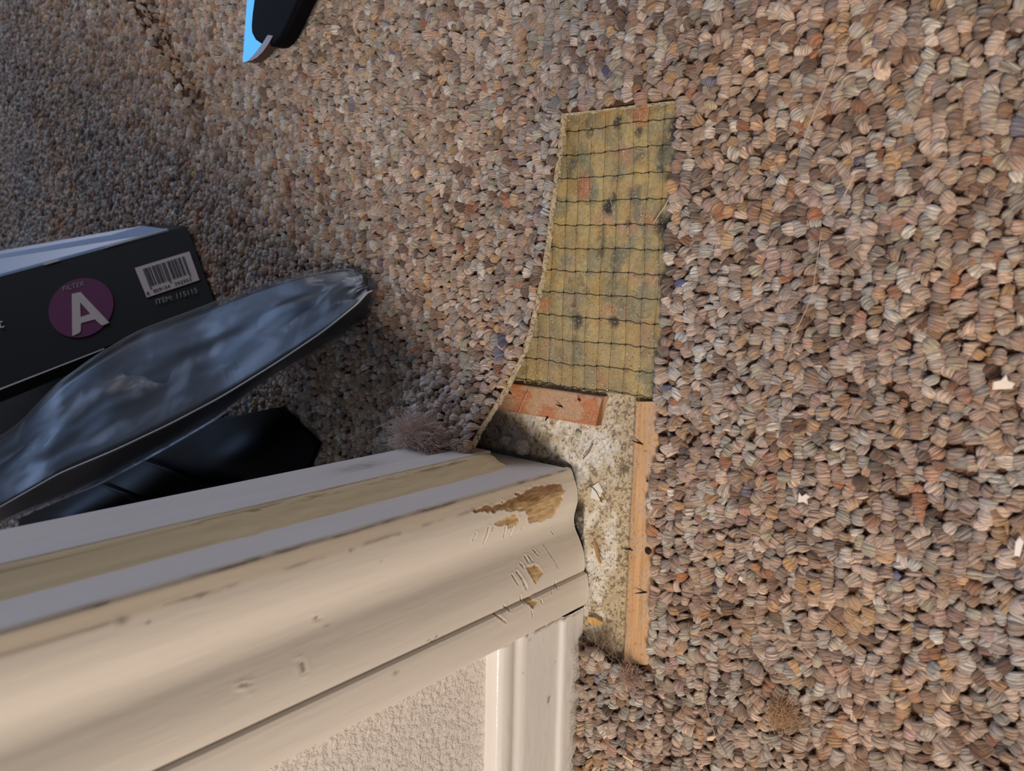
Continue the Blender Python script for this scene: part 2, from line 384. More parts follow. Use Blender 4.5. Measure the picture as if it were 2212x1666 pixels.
# ------------------------------------------------------------------ tack strips
def tack_strip(name, p0, p1, p2, p3, h, base, tone2, label, seed, pins):
    """p0..p3: corners of the top in plan (start-left, end-left, end-right, start-right)"""
    root = empty(name, (float((p0[0] + p2[0]) / 2), float((p0[1] + p2[1]) / 2), 0.0))
    tag(root, label, 'tack strip', 'tack strips nailed round the doorway')
    o = np.array(root.location)
    nu, nv = 150, 26
    V = []; C = []
    Ls = np.linalg.norm(np.array(p1) - np.array(p0)) * 1000
    for i in range(nu):
        u = i / (nu - 1)
        a = np.array(p0) * (1 - u) + np.array(p1) * u; b = np.array(p3) * (1 - u) + np.array(p2) * u
        for j in range(nv + 4):
            if j < 2: v = 0; zz = 0 if j == 0 else h * .55
            elif j >= nv + 2: v = 1; zz = h * .55 if j == nv + 2 else 0
            else:
                v = (j - 2) / (nv - 1); zz = h * (1 - 0.10 * (abs(2 * v - 1) ** 10))
            p = a * (1 - v) + b * v
            V.append((p[0], p[1], zz)); C.append((u * Ls, v * 22))
    V = np.array(V); C = np.array(C)
    g = fbm(C[:, 0] / 40, C[:, 1] / 1.2, seed, 4); g2 = fbm(C[:, 0] / 12, C[:, 1] / 8, seed + 3); g3 = vnoise(C[:, 0] * 1.1, C[:, 1] * 1.1, seed + 5)
    c = lin(base)[None] * (0.7 + 0.5 * g)[:, None]
    k = sm(.42, .58, g2); c = c * (1 - .75 * k[:, None]) + lin(tone2)[None] * (0.75 * k * (0.8 + .4 * g3))[:, None]
    sp = sm(.78, .9, g3); c = c * (1 - .4 * sp[:, None])
    V[:, 2] += (V[:, 2] > h * .5) * (g - .5) * 0.0007
    mesh_obj('wood_slat', V - o, grid_faces(nu, nv + 4) + [tuple(range(nv + 4))[::-1], tuple((nu - 1) * (nv + 4) + q for q in range(nv + 4))], M_wood, root, True, col=c)
    for (px, lean) in pins:
        p = PZ(px, h); m = MB()
        L_ = .0048
        m.tube([(p[0] - o[0], p[1] - o[1], h - .0015), (p[0] - o[0] + lean[0] * L_ * .5, p[1] - o[1] + lean[1] * L_ * .5, h + L_ * .5),
                (p[0] - o[0] + lean[0] * L_, p[1] - o[1] + lean[1] * L_, h + L_)], [.0008, .0006, .00012], 7)
        # torn wood collar round the pin
        m.build('tack_pin', M_nail, root, True)
        m = MB()
        m.chip((p[0] - o[0], p[1] - o[1], h), .0011, lin((90, 60, 36)), .3); m.build('splintered_hole', M_grit, root)
    return root
HT = .0065
q = [PZ(p, HT)[:2] for p in ((1060, 822), (1302, 858), (1287, 921), (1045, 880))]
q[0] = q[0] + (q[0] - q[1]) * .25; q[3] = q[3] + (q[3] - q[2]) * .25
tack_strip('tack_strip', q[0], q[1], q[2], q[3], HT, (188, 122, 80), (190, 160, 126),
           'short reddish dusty tack strip between foam pad and white casing', 61,
           [((1215, 880), (-.6, .5)), ((1182, 900), (.4, -.6)), ((1104, 852), (-.4, .6)), ((1252, 866), (.3, .5))])
q = [PZ(p, HT)[:2] for p in ((1346, 1430), (1373, 868), (1424, 868), (1408, 1440))]
ts2 = tack_strip('tack_strip', q[0], q[1], q[2], q[3], HT, (206, 164, 118), (196, 166, 136),
           'long pale wooden tack strip along the edge of the right hand carpet', 71,
           [((1388, 960), (-1.2, .5)), ((1364, 1188), (-.9, .3)), ((1396, 1280), (-1.3, -.2)), ((1398, 1040), (.5, .4))])
o2 = np.array(ts2.location)
p = PZ((1401, 1190), HT) - o2
m = MB(); m.tube([(p[0], p[1], HT - .0005), (p[0], p[1], HT + .0008), (p[0], p[1], HT + .0012)], [.0022, .0024, .0014], 14)
m.build('nail_head', M_nail, ts2, True)

# ------------------------------------------------------------------ door casing
prof = [(-5, 1.5), (-3.5, 1.5), (-2.2, 1.2), (-1.0, 0.4), (-0.2, -0.9), (0.8, -3), (2.6, -7), (4.3, -11.6), (5.2, -16), (5.4, -21), (4.5, -26), (3.2, -31), (2.9, -36), (4.2, -41.5), (7.4, -47),
        (10.5, -53), (12.6, -59), (13.5, -65), (13.4, -69.6), (12.7, -71.2), (15.4, -71.8), (16.4, -74.5), (17.2, -80), (17.3, -87), (16.4, -92), (14.4, -95.4), (10, -97.2), (-3, -97.4)]
def resample(P, step):
    P = np.array(P, float)
    # Catmull-Rom except at the sharp step
    out = [P[0]]
    for i in range(len(P) - 1):
        p0 = P[max(i - 1, 0)]; p1 = P[i]; p2 = P[i + 1]; p3 = P[min(i + 2, len(P) - 1)]
        if i in (18, 19, 20, 0, 26): p0 = p1 * 2 - p2; p3 = p2 * 2 - p1
        if i == 17: p3 = p2 * 2 - p1
        if i == 21: p0 = p1 * 2 - p2
        n = max(1, int(np.linalg.norm(p2 - p1) / step))
        for k in range(1, n + 1):
            t = k / n
            out.append(0.5 * ((2 * p1) + (-p0 + p2) * t + (2 * p0 - 5 * p1 + 4 * p2 - p3) * t * t + (-p0 + 3 * p1 - 3 * p2 + p3) * t ** 3))
    return np.array(out)
def blob_mask(Yc, Zc, poly, soft, nz):
    """signed distance like mask from polygon (y,z)"""
    poly = np.array(poly, float); inside = np.zeros(len(Yc), bool); dist = np.full(len(Yc), 1e9)
    n = len(poly)
    for i in range(n):
        a = poly[i]; b = poly[(i + 1) % n]
        cond = ((a[1] > Zc) != (b[1] > Zc))
        with np.errstate(divide='ignore', invalid='ignore'):
            xi = (b[0] - a[0]) * (Zc - a[1]) / (b[1] - a[1] + 1e-12) + a[0]
        inside ^= cond & (Yc < xi)
        ab = b - a; t = np.clip(((Yc - a[0]) * ab[0] + (Zc - a[1]) * ab[1]) / (ab @ ab), 0, 1)
        dist = np.minimum(dist, np.hypot(Yc - a[0] - ab[0] * t, Zc - a[1] - ab[1] * t))
    sd = np.where(inside, dist, -dist) + nz
    return sm(-soft, soft, sd), sd

PR = resample(prof, 0.55)
zs = np.concatenate([np.arange(2.2, 130, 0.6), np.arange(130, 330, 2.0), np.arange(330, 2050, 40.)])
nP, nZ = len(PR), len(zs)
px_ = np.repeat(PR[:, 0], nZ); py_ = np.repeat(PR[:, 1], nZ); pz_ = np.tile(zs, nP)
tg = np.gradient(PR, axis=0); nrm = np.stack([-tg[:, 1], tg[:, 0]], 1); nrm /= np.linalg.norm(nrm, axis=1)[:, None]
if nrm[len(nrm) // 2, 0] < 0: nrm = -nrm
nx = np.repeat(nrm[:, 0], nZ); ny = np.repeat(nrm[:, 1], nZ)
cream = lin((226, 219, 206)); c = np.tile(cream, (nP * nZ, 1))
c *= (0.95 + 0.08 * fbm(py_ / 3, pz_ / 50, 81))[:, None]
# yellower rounded arris
k = sm(-9, -5, py_) * 0.35; c = c * (1 - k[:, None]) + lin((206, 186, 150))[None] * k[:, None]
disp = (fbm(py_ / 6, pz_ / 30, 83) - .5) * 0.25 + (vnoise(py_ / 1.2, pz_ / 18, 84) - .5) * 0.06
nz1 = 2.6 * (fbm(py_ / 1.8, pz_ / 5, 85, 5) - .5) * 2
wood_b = lin((208, 178, 130)); wood_d = lin((146, 110, 74))
patch1 = [(-5.5, 107.9), (-5.0, 99.2), (-7.6, 86.3), (-4.3, 63.8), (-3.6, 47.0), (-5.0, 18.8), (-11.3, 15.8), (-19.6, 23.4), (-26.7, 28.3), (-28.1, 43.5), (-23.7, 56.0), (-15.3, 60), (-12, 80), (-9.4, 92.8)]
patches = [(patch1, .5), ([(-17, 90), (-16, 74), (-19, 66), (-24, 68), (-23, 76), (-20, 84)], .5)]
y0 = lambda q, xx: tuple((PX(q, xx * MM) * 1000)[1:])
for (a, b, cc_, d) in (((1138, 1226), (1166, 1222), (1172, 1236), (1154, 1258)),):
    patches.append(([y0(a, 12), y0(b, 12), y0(cc_, 12), y0(d, 12)], .5))
patches.append(([y0(q, 16.5) for q in ((1137, 1298), (1150, 1292), (1160, 1300), (1150, 1314))], .4))
wear = np.zeros(len(c)); sdm = np.full(len(c), -99.)
for (poly, s) in patches:
    m_, sd = blob_mask(py_, pz_, poly, s, nz1 * (0.6 if len(poly) < 6 else 1.0)); wear = np.maximum(wear, m_); sdm = np.maximum(sdm, sd)
gw = fbm(py_ / 1.1, pz_ / 5, 87, 4)
darkw = np.clip(sm(-15, -8, py_) * .8 + sm(.5, .65, fbm(py_ / 4, pz_ / 12, 88)) * .5, 0, 1)
wc = wood_b[None] * (0.62 + 0.7 * gw)[:, None] * (1 - darkw[:, None]) + wood_d[None] * (0.6 + .7 * gw)[:, None] * darkw[:, None]
c = c * (1 - wear[:, None]) + wc * wear[:, None]
disp += wear * (-0.55 + (gw - .5) * 1.1) + np.exp(-(sdm + 0.5) ** 2 / .35) * 0.22
# chew nicks: short grooves running across the casing
nicks = []
for (q0, q1, w, xx) in (((1050, 1138), (1043, 1172), 1.6, 3.2), ((1062, 1136), (1058, 1144), 1.2, 3.2), ((1086, 1135), (1087, 1160), 1.3, 3), ((1104, 1136), (1100, 1157), 1.5, 3), ((1023, 1152), (1018, 1164), 1.6, 3.5),
                    ((1128, 1132), (1124, 1142), 1.2, 3), ((1153, 1188), (1157, 1197), 1.2, 6), ((1137, 1203), (1139, 1213), 1.5, 8), ((1144, 1202), (1147, 1212), 1.3, 8), ((1128, 1218), (1132, 1226), 1.3, 10),
                    ((1112, 1244), (1119, 1262), 1.3, 12.5), ((1123, 1238), (1129, 1252), 1.5, 12.5), ((1130, 1256), (1135, 1270), 2.0, 12.5), ((1206, 1258), (1205, 1272), 1.3, 16), ((1197, 1276), (1194, 1284), 1.1, 17), ((1097, 1312), (1105, 1320), 1.4, 17),
                    ((1076, 1330), (1094, 1345), 1.3, 17), ((1207, 1150), (1212, 1158), 1.0, 10), ((1180, 1178), (1194, 1225), .7, 8), ((1170, 1296), (1172, 1304), 1.2, 17), ((1136, 1305), (1133, 1290), 1.2, 17), ((1148, 1318), (1150, 1334), 1.0, 17),
                    ((528, 1488), (546, 1484), 1.5, 14), ((546, 1484), (547, 1500), 1.2, 14), ((528, 1488), (526, 1502), 1.2, 14), ((655, 1432), (662, 1456), 1.8, 13), ((698, 1340), (706, 1348), 1.6, 10), ((935, 1386), (941, 1392), 1.3, 17), ((952, 1380), (956, 1384), 1.3, 17)):
    a = np.array(y0(q0, xx)); b = np.array(y0(q1, xx)); ab = b - a
    t = np.clip(((py_ - a[0]) * ab[0] + (pz_ - a[1]) * ab[1]) / (ab @ ab + 1e-9), 0, 1)
    d = np.hypot(py_ - a[0] - ab[0] * t, (pz_ - a[1] - ab[1] * t))
    jag = 0.4 * (fbm(py_ / 1.3, pz_ / 1.3, 91) - .5) * 2
    g_ = np.exp(-((d + jag) / (w * .5)) ** 2); rim = np.exp(-((d - w * .95) / (w * .35)) ** 2)
    g_ = g_ * (.55 + .6 * vnoise(py_ / 1.1, pz_ / 1.1, 92)); disp += -0.6 * g_ + 0.24 * rim
    k = .75 * sm(.45, .85, g_) * (0.5 if w < 1 else 1); c = c * (1 - k[:, None]) + lin((128, 100, 76))[None] * k[:, None]
# grime line along the arris
gl_ = np.exp(-((py_ + 6.2 + 1.0 * (fbm(pz_ / 25, pz_ * 0, 95) - .5) * 2) / 0.9) ** 2) * sm(.42, .70, fbm(pz_ / 9, py_ / 3, 96)) * .45
c = c * (1 - gl_[:, None]) + lin((104, 88, 84))[None] * gl_[:, None]
gl_ = np.exp(-((py_ - 0.9 + .5 * (fbm(pz_ / 12, pz_ * 0, 97) - .5)) / 0.45) ** 2) * sm(.50, .68, fbm(pz_ / 14, py_ / 1.5, 98, 5)) * .7
c = c * (1 - gl_[:, None]) + lin((70, 56, 54))[None] * gl_[:, None]; disp -= gl_ * .3
for (q0, r) in (((266, 1345), 2.6), ((320, 1345), 1.2), ((437, 1288), 2.2), ((98, 1393), 3.2), ((762, 1190), 1.4), ((820, 1212), 1.0), ((60, 1350), 2.5), ((703, 1352), 1.2), ((850, 1452), 2)):
    a = np.array(y0(q0, 4 if q0[1] < 1400 else 15)); d = np.hypot(py_ - a[0], (pz_ - a[1]) * .6) + (fbm(py_ / 1, pz_ / 1, 99) - .5)
    k = .55 * sm(r, 0, d); c = c * (1 - k[:, None]) + lin((96, 80, 70))[None] * k[:, None]
disp *= sm(-97.3, -96, py_)
Vc = np.stack([px_ + nx * disp, py_ + ny * disp, pz_], 1) * MM
F = grid_faces(nP, nZ)
Fb = [tuple(i * nZ for i in range(nP)), tuple(i * nZ + nZ - 1 for i in range(nP))[::-1]]
trim = empty('trim_1', (0, 0, 0)); tag(trim, kind='structure')
mesh_obj('casing_board', Vc, F + Fb, M_paint, trim, True, col=c)

# jamb, stop bead and reveal (all facing the opening)
def vprofile(name, P, z0, z1, colf, mat, parent, zstep=4.0, dispf=None, step=1.0):
    P = np.array(P, float); out = [P[0]]
    for i in range(len(P) - 1):
        n = max(1, int(np.linalg.norm(P[i + 1] - P[i]) / step))
        for k in range(1, n + 1): out.append(P[i] + (P[i + 1] - P[i]) * k / n)
    P = np.array(out)
    zs = np.concatenate([np.arange(z0, min(z1, 260), zstep), np.arange(260, z1 + 1, 60.)]) if z1 > 300 else np.arange(z0, z1 + .1, zstep)
    nz = len(zs); n = len(P)
    X = np.repeat(P[:, 0], nz); Y = np.repeat(P[:, 1], nz); Z = np.tile(zs, n)
    if dispf is not None: Y = Y + dispf(X, Y, Z)
    cc = colf(X, Y, Z)
    return mesh_obj(name, np.stack([X, Y, Z], 1) * MM, grid_faces(n, nz) + [tuple(i * nz for i in range(n))], mat, parent, True, col=cc)
jamb = empty('trim_2', (0, 0, 0)); tag(jamb, kind='structure')
def cj(X, Y, Z):
    c = np.tile(lin((226, 223, 220)), (len(X), 1)) * (0.96 + .07 * fbm(X / 9, Z / 40, 101))[:, None]
    k = np.exp(-((X + 6 + .6 * (fbm(Z / 14, Z * 0, 102) - .5)) / .7) ** 2) * sm(.50, .62, fbm(Z / 17, Z * 0, 103, 5)) * .6
    return c * (1 - k[:, None]) + lin((70, 58, 58))[None] * k[:, None]
vprofile('jamb_board', [(-4.5, -2), (-4.6, .6), (-36, .6), (-112, .6), (-112, -12), (-4.5, -12)], 2, 2050, cj, M_paint, jamb, 2.5)
def cb(X, Y, Z):
    c = np.tile(lin((230, 214, 176)), (len(X), 1)) * (0.92 + .14 * fbm(X / 5, Z / 30, 104))[:, None]
    k = sm(.5, .62, fbm(Z / 13, X / 1.5, 105)) * np.exp(-((Y - 7.6) / .8) ** 2) * .6
    return c * (1 - k[:, None]) + lin((110, 86, 70))[None] * k[:, None]
vprofile('caulk_bead', [(-34, .4), (-37, 1.6), (-42, 3.4), (-47, 5.8), (-52, 7.9), (-54, 8.6), (-56, 7.9), (-56, .4)], 31, 2050, cb, M_paint, jamb, 2.0,
         lambda X, Y, Z: (fbm(X / 4, Z / 9, 106) - .5) * (0.9 + 1.2 * sm(60, 34, Z)), .8)
def cs(X, Y, Z):
    c = np.tile(lin((222, 219, 216)), (len(X), 1)) * (0.95 + .08 * fbm(X / 9, Z / 40, 107))[:, None]
    k = np.exp(-(((Z - 95 - 25) / 16) ** 2 + ((X + 88) / 7) ** 2)) * vnoise(X * 2, Z * 2, 5) * .8
    return c * (1 - k[:, None]) + lin((90, 88, 86))[None] * k[:, None]
vprofile('door_stop', [(-56, .7), (-56, 8.2), (-57, 8.8), (-76, 8.8), (-77.5, 8.2), (-79, 6.6), (-100, 8.0), (-108, 8.0), (-111, 6.5), (-112, 1.0), (-112, .7)], 26, 2050, cs, M_paint, jamb, 3.0)

# wall with the baseboard
wl = mesh_obj('wall_left', [(x_, y_, z_) for z_ in (0.0, 2.3) for (x_, y_) in ((-.003, -.0965), (-.003, -1.2), (-.109, -1.2), (-.109, -.0125), (-.006, -.0125), (-.006, -.0965))],
              [(5, 4, 3, 2, 1, 0), (6, 7, 8, 9, 10, 11)] + [(i, (i + 1) % 6, (i + 1) % 6 + 6, i + 6) for i in range(6)], M_wall)
tag(wl, kind='structure')
bp_ = [(0, 0), (12.8, 0), (13.4, 1.5), (13.6, 22), (13.0, 24.6), (11.4, 25.6), (10.6, 27), (10.3, 33), (10.2, 62), (9.4, 65.5), (7.6, 68.5), (7.3, 71), (8.6, 74), (9.0, 78), (8.2, 82.5), (5.8, 85.6), (2.6, 86.6), (-3, 86.8)]
P = np.array(bp_, float); out = [P[0]]
for i in range(len(P) - 1):
    n = max(1, int(np.linalg.norm(P[i + 1] - P[i]) / .8))
    for k in range(1, n + 1): out.append(P[i] + (P[i + 1] - P[i]) * k / n)
P = np.array(out)
Pk = P.copy()
for it in range(2): Pk[1:-1] = (P[:-2] + 2 * P[1:-1] + P[2:]) / 4; P = Pk.copy()
yl = np.concatenate([np.arange(-97.8, -260, -1.0), np.arange(-260, -1200, -30.)])
n, m_ = len(P), len(yl)
X = np.repeat(P[:, 0], m_); Z = np.repeat(P[:, 1], m_); Y = np.tile(yl, n)
c = np.tile(lin((231, 227, 220)), (len(X), 1)) * (.97 + .05 * fbm(Y / 30, Z / 4, 111))[:, None]
for (q0, xx, r, s) in (((1186, 1508), 10.3, 2.6, .75), ((1184, 1516), 10.3, 2.0, .8), ((1145, 1382), 10.3, 2.0, .4), ((1131, 1455), 10.3, 1.0, .6), ((1200, 1430), 10.3, 1.2, .4)):
    a = PX(q0, xx * MM) * 1000; d = np.hypot(Y - a[1], Z - a[2]) + (fbm(Y, Z, 112) - .5) * 1.5
    k = s * sm(r, r * .3, d); c = c * (1 - k[:, None]) + lin((150, 138, 124))[None] * k[:, None]
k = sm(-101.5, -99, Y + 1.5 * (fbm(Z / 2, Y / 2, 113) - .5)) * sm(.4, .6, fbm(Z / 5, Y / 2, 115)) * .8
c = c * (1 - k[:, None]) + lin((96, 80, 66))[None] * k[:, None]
X = X + (fbm(Y / 12, Z / 5, 114) - .5) * .35 * (X > 1) - .8 * k
bb = mesh_obj('baseboard_left', np.stack([X, Y, Z], 1) * MM, grid_faces(n, m_), M_base, None, True, col=c)
tag(bb, kind='structure')
# ragged caulk line between wall and casing and over the baseboard top
mb = MB()
pts = [(-.0025 + .0004 * random.random(), -.0978 - .0006 * random.random(), z_ * MM) for z_ in np.arange(90, 1500, 9.0)]
mb.tube(pts, 0.0012, 6, c=lin((222, 214, 202))); mb.build('caulk_line', M_paint, trim, True)

# ------------------------------------------------------------------ carpet
ZB = 0.0085                                       # top of backing
def lift(x, y):
    x = np.asarray(x, float); y = np.asarray(y, float)
    dx = np.maximum(np.maximum(-.105 - x, x + .050), 0); dy = np.maximum(y - .010, 0)
    L_ = .034 * np.exp(-(dx / .042) ** 2 - (dy / .040) ** 2)
    return L_ * (x < .0)
def zcarpet(x, y):
    x = np.asarray(x, float); y = np.asarray(y, float)
    z = ZB + .0016 * (fbm(x / .06 + 50, y / .06 + 50, 121) - .5) * 2 + lift(x, y)
    # the wrinkle far back on the left
    a = PZ((283, -8), .02); b = PZ((408, 215), .02); ab = (b - a)[:2]
    t = ((x - a[0]) * ab[0] + (y - a[1]) * ab[1]) / (ab @ ab); tc = np.clip(t, -1, .97)
    d = np.hypot(x - a[0] - ab[0] * tc, y - a[1] - ab[1] * tc)
    z = z + (.017 + .003 * np.sin(t * 40)) * np.exp(-(d / .0135) ** 2)
    z = z - .004 * sm(-.118, -.135, y) * sm(.075, .03, x) * (x > -.02)
    return z
# cut edge, left side of the slot (top -> flap tip)
EDGE = [PZ(p, zz) for (p, zz) in (((1211, 243), .010), ((1206, 300), .010), ((1198, 360), .010), ((1186, 450), .010), ((1176, 530), .010), ((1165, 600), .010), ((1152, 660), .010), ((1138, 720), .0105), ((1118, 780), .012),
                                  ((1092, 835), .017), ((1072, 880), .023), ((1050, 920), .030), ((1030, 955), .036), ((1012, 985), .042))]
EDGE = np.array(EDGE); EDGE[-1, 1] = max(EDGE[-1, 1], .0098)
REDGE = np.array([PZ(p, .012) for p in ((1462, 214), (1458, 300), (1450, 400), (1448, 480), (1445, 560), (1432, 640), (1430, 720), (1420, 800), (1420, 880), (1422, 960), (1412, 1020), (1400, 1100), (1412, 1200), (1408, 1300), (1402, 1420))])
def edge_left(y): return np.interp(y, EDGE[::-1, 1], EDGE[::-1, 0])
def edge_right(y): return np.interp(y, REDGE[::-1, 1], REDGE[::-1, 0])
YT0, YT1 = EDGE[0, 1], REDGE[0, 1]
YB = PZ((1380, 1440), .008)[1]
XB = PZ((1270, 1440), .008)[0]
def slot_top(x): return np.interp(x, [-.03, .07], [YT0, YT1])
def bottom_edge(x): return np.interp(x, [.012, .03, .045, .068, .08], [PZ((1275, 1400), .01)[1], PZ((1320, 1405), .01)[1], PZ((1345, 1445), .01)[1], PZ((1400, 1450), .01)[1], PZ((1405, 1420), .01)[1]])
XMIN, XMAX, YMAX, YMIN = -1.55, .62, .80, -.55
def inside(x, y, m=0.0):
    """m > 0 keeps clear of borders"""
    r_main = (y > slot_top(x) + m)
    r_left = (x < edge_left(y) - m) & (y > .0095 + m)
    r_behind = (x < -.116 - m)
    r_right = (x > edge_right(y) + m) & (y > YB)
    r_bot = (x > .0145 + m) & (y < bottom_edge(x) - m)
    return r_main | r_left | r_behind | r_right | r_bot
carpet = empty('carpet', (0, 0, 0))
tag(carpet, 'multicoloured beige looped berber carpet with a slot cut out beside the casing', 'carpet')
def strip_mesh(name, rows, nx):
    """rows: list of (y, x0, x1)"""
    V = []
    for (yy, x0, x1) in rows:
        for i in range(nx):
            xx = x0 + (x1 - x0) * i / (nx - 1); V.append((xx, yy, 0))
    V = np.array(V); V[:, 2] = zcarpet(V[:, 0], V[:, 1])
    return V, grid_faces(len(rows), nx)
def grid_piece(xa, xb, ya, yb, st=.006, yfun=None):
    nx_ = int((xb - xa) / st) + 2; ny_ = int((yb - ya) / st) + 2
    return [(ya + (yb - ya) * j / (ny_ - 1), xa, xb) for j in range(ny_)], nx_
mbk = MB()
cb_ = lin((96, 68, 54))
def addp(rows, nx_):
    V, F = strip_mesh('', rows, nx_); mbk.add(V, F, cb_)
addp(*grid_piece(XMIN, XMAX, YT1 + .002, YMAX, .012))
rows = [(yy, -.116, float(edge_left(yy)) - .0004) for yy in np.linspace(.0098, YT0, 90)]; addp(rows, 60)
addp(*grid_piece(XMIN, -.116, YMIN, YT0, .010))
addp([(yy, XMIN, XMAX) for yy in (YT0, (YT0 + YT1) / 2, YT1 + .002)], 150) if YT1 + .002 > YT0 else None
rows = [(yy, float(edge_right(yy)) + .001, XMAX) for yy in np.linspace(YB, YT1 + .002, 90)]; addp(rows, 80)
V = []; nx_ = 90; ny_ = 60
for i in range(nx_):
    xx = .0145 + (XMAX - .0145) * (i / (nx_ - 1)) ** 1.6; y1 = float(bottom_edge(xx)) if xx < .08 else YB
    for j in range(ny_):
        V.append((xx, YMIN + (y1 - YMIN) * j / (ny_ - 1), 0))
V = np.array(V); V[:, 2] = zcarpet(V[:, 0], V[:, 1]); mbk.add(V, [f[::-1] for f in grid_faces(nx_, ny_)], cb_)
bk = mbk.build('backing', M_back, carpet, True)
# thick ragged cut edge of the backing, left of the slot and along its top
def edge_strip(path, name, out_n, thick=.0032, seed=1.0):
    path = np.array(path); d = np.r_[0, np.cumsum(np.linalg.norm(np.diff(path, axis=0), axis=1))]
    n = int(d[-1] / .0008); s = np.linspace(0, d[-1], n)
    P = np.stack([np.interp(s, d, path[:, k]) for k in range(3)], 1)
    nc = 11; V = []; C = []
    for i in range(n):
        for j in range(nc):
            a = math.pi * (j / (nc - 1)) - math.pi / 2
            nn = np.array([math.cos(a) * out_n[0], math.cos(a) * out_n[1], 0])
            sx_ = s[i] * 1000
            r = thick * (0.15 + 1.45 * fbm(np.array([sx_ / 2.2]), np.array([j * .8]), 130 + seed)[0])
            V.append(P[i] + nn * r * .8 + np.array([0, 0, math.sin(a) * thick * .75 - thick * .55]))
            w = fbm(np.array([sx_ / 1.3]), np.array([j * 1.3]), 140 + seed)[0]
            cc = lin((200, 186, 158)) * (0.40 + 1.0 * w)
            if vnoise(np.array([sx_ / .9]), np.array([j * 1.1]), 150 + seed)[0] > .76: cc = cc * .28
            C.append(cc)
    return mesh_obj(name, V, grid_faces(n, nc), M_back, carpet, True, col=np.array(C))
epath = EDGE.copy(); epath[:, 2] = np.maximum(zcarpet(EDGE[:, 0], EDGE[:, 1]), EDGE[:, 2] - .002)
tip = np.array([[EDGE[-1, 0] - .004, .0095, EDGE[-1, 2] - .003], [EDGE[-1, 0] - .014, .0092, EDGE[-1, 2] - .002], [EDGE[-1, 0] - .03, .0092, EDGE[-1, 2] - .004]])
e1 = edge_strip(epath, 'cut_edge', (.94, -.34), .0034, 1)
tag(e1, 'crumbly tan cut edge of the backing beside the foam pad')
edge_strip(tip, 'frayed_end', (0.1, -1), .0036, 2)
tp = np.array([(xx, float(slot_top(xx)), float(zcarpet(xx, slot_top(xx))) - .001) for xx in np.linspace(EDGE[0, 0], REDGE[0, 0], 12)])
edge_strip(tp, 'top_cut_edge', (0, -1), .0022, 3)

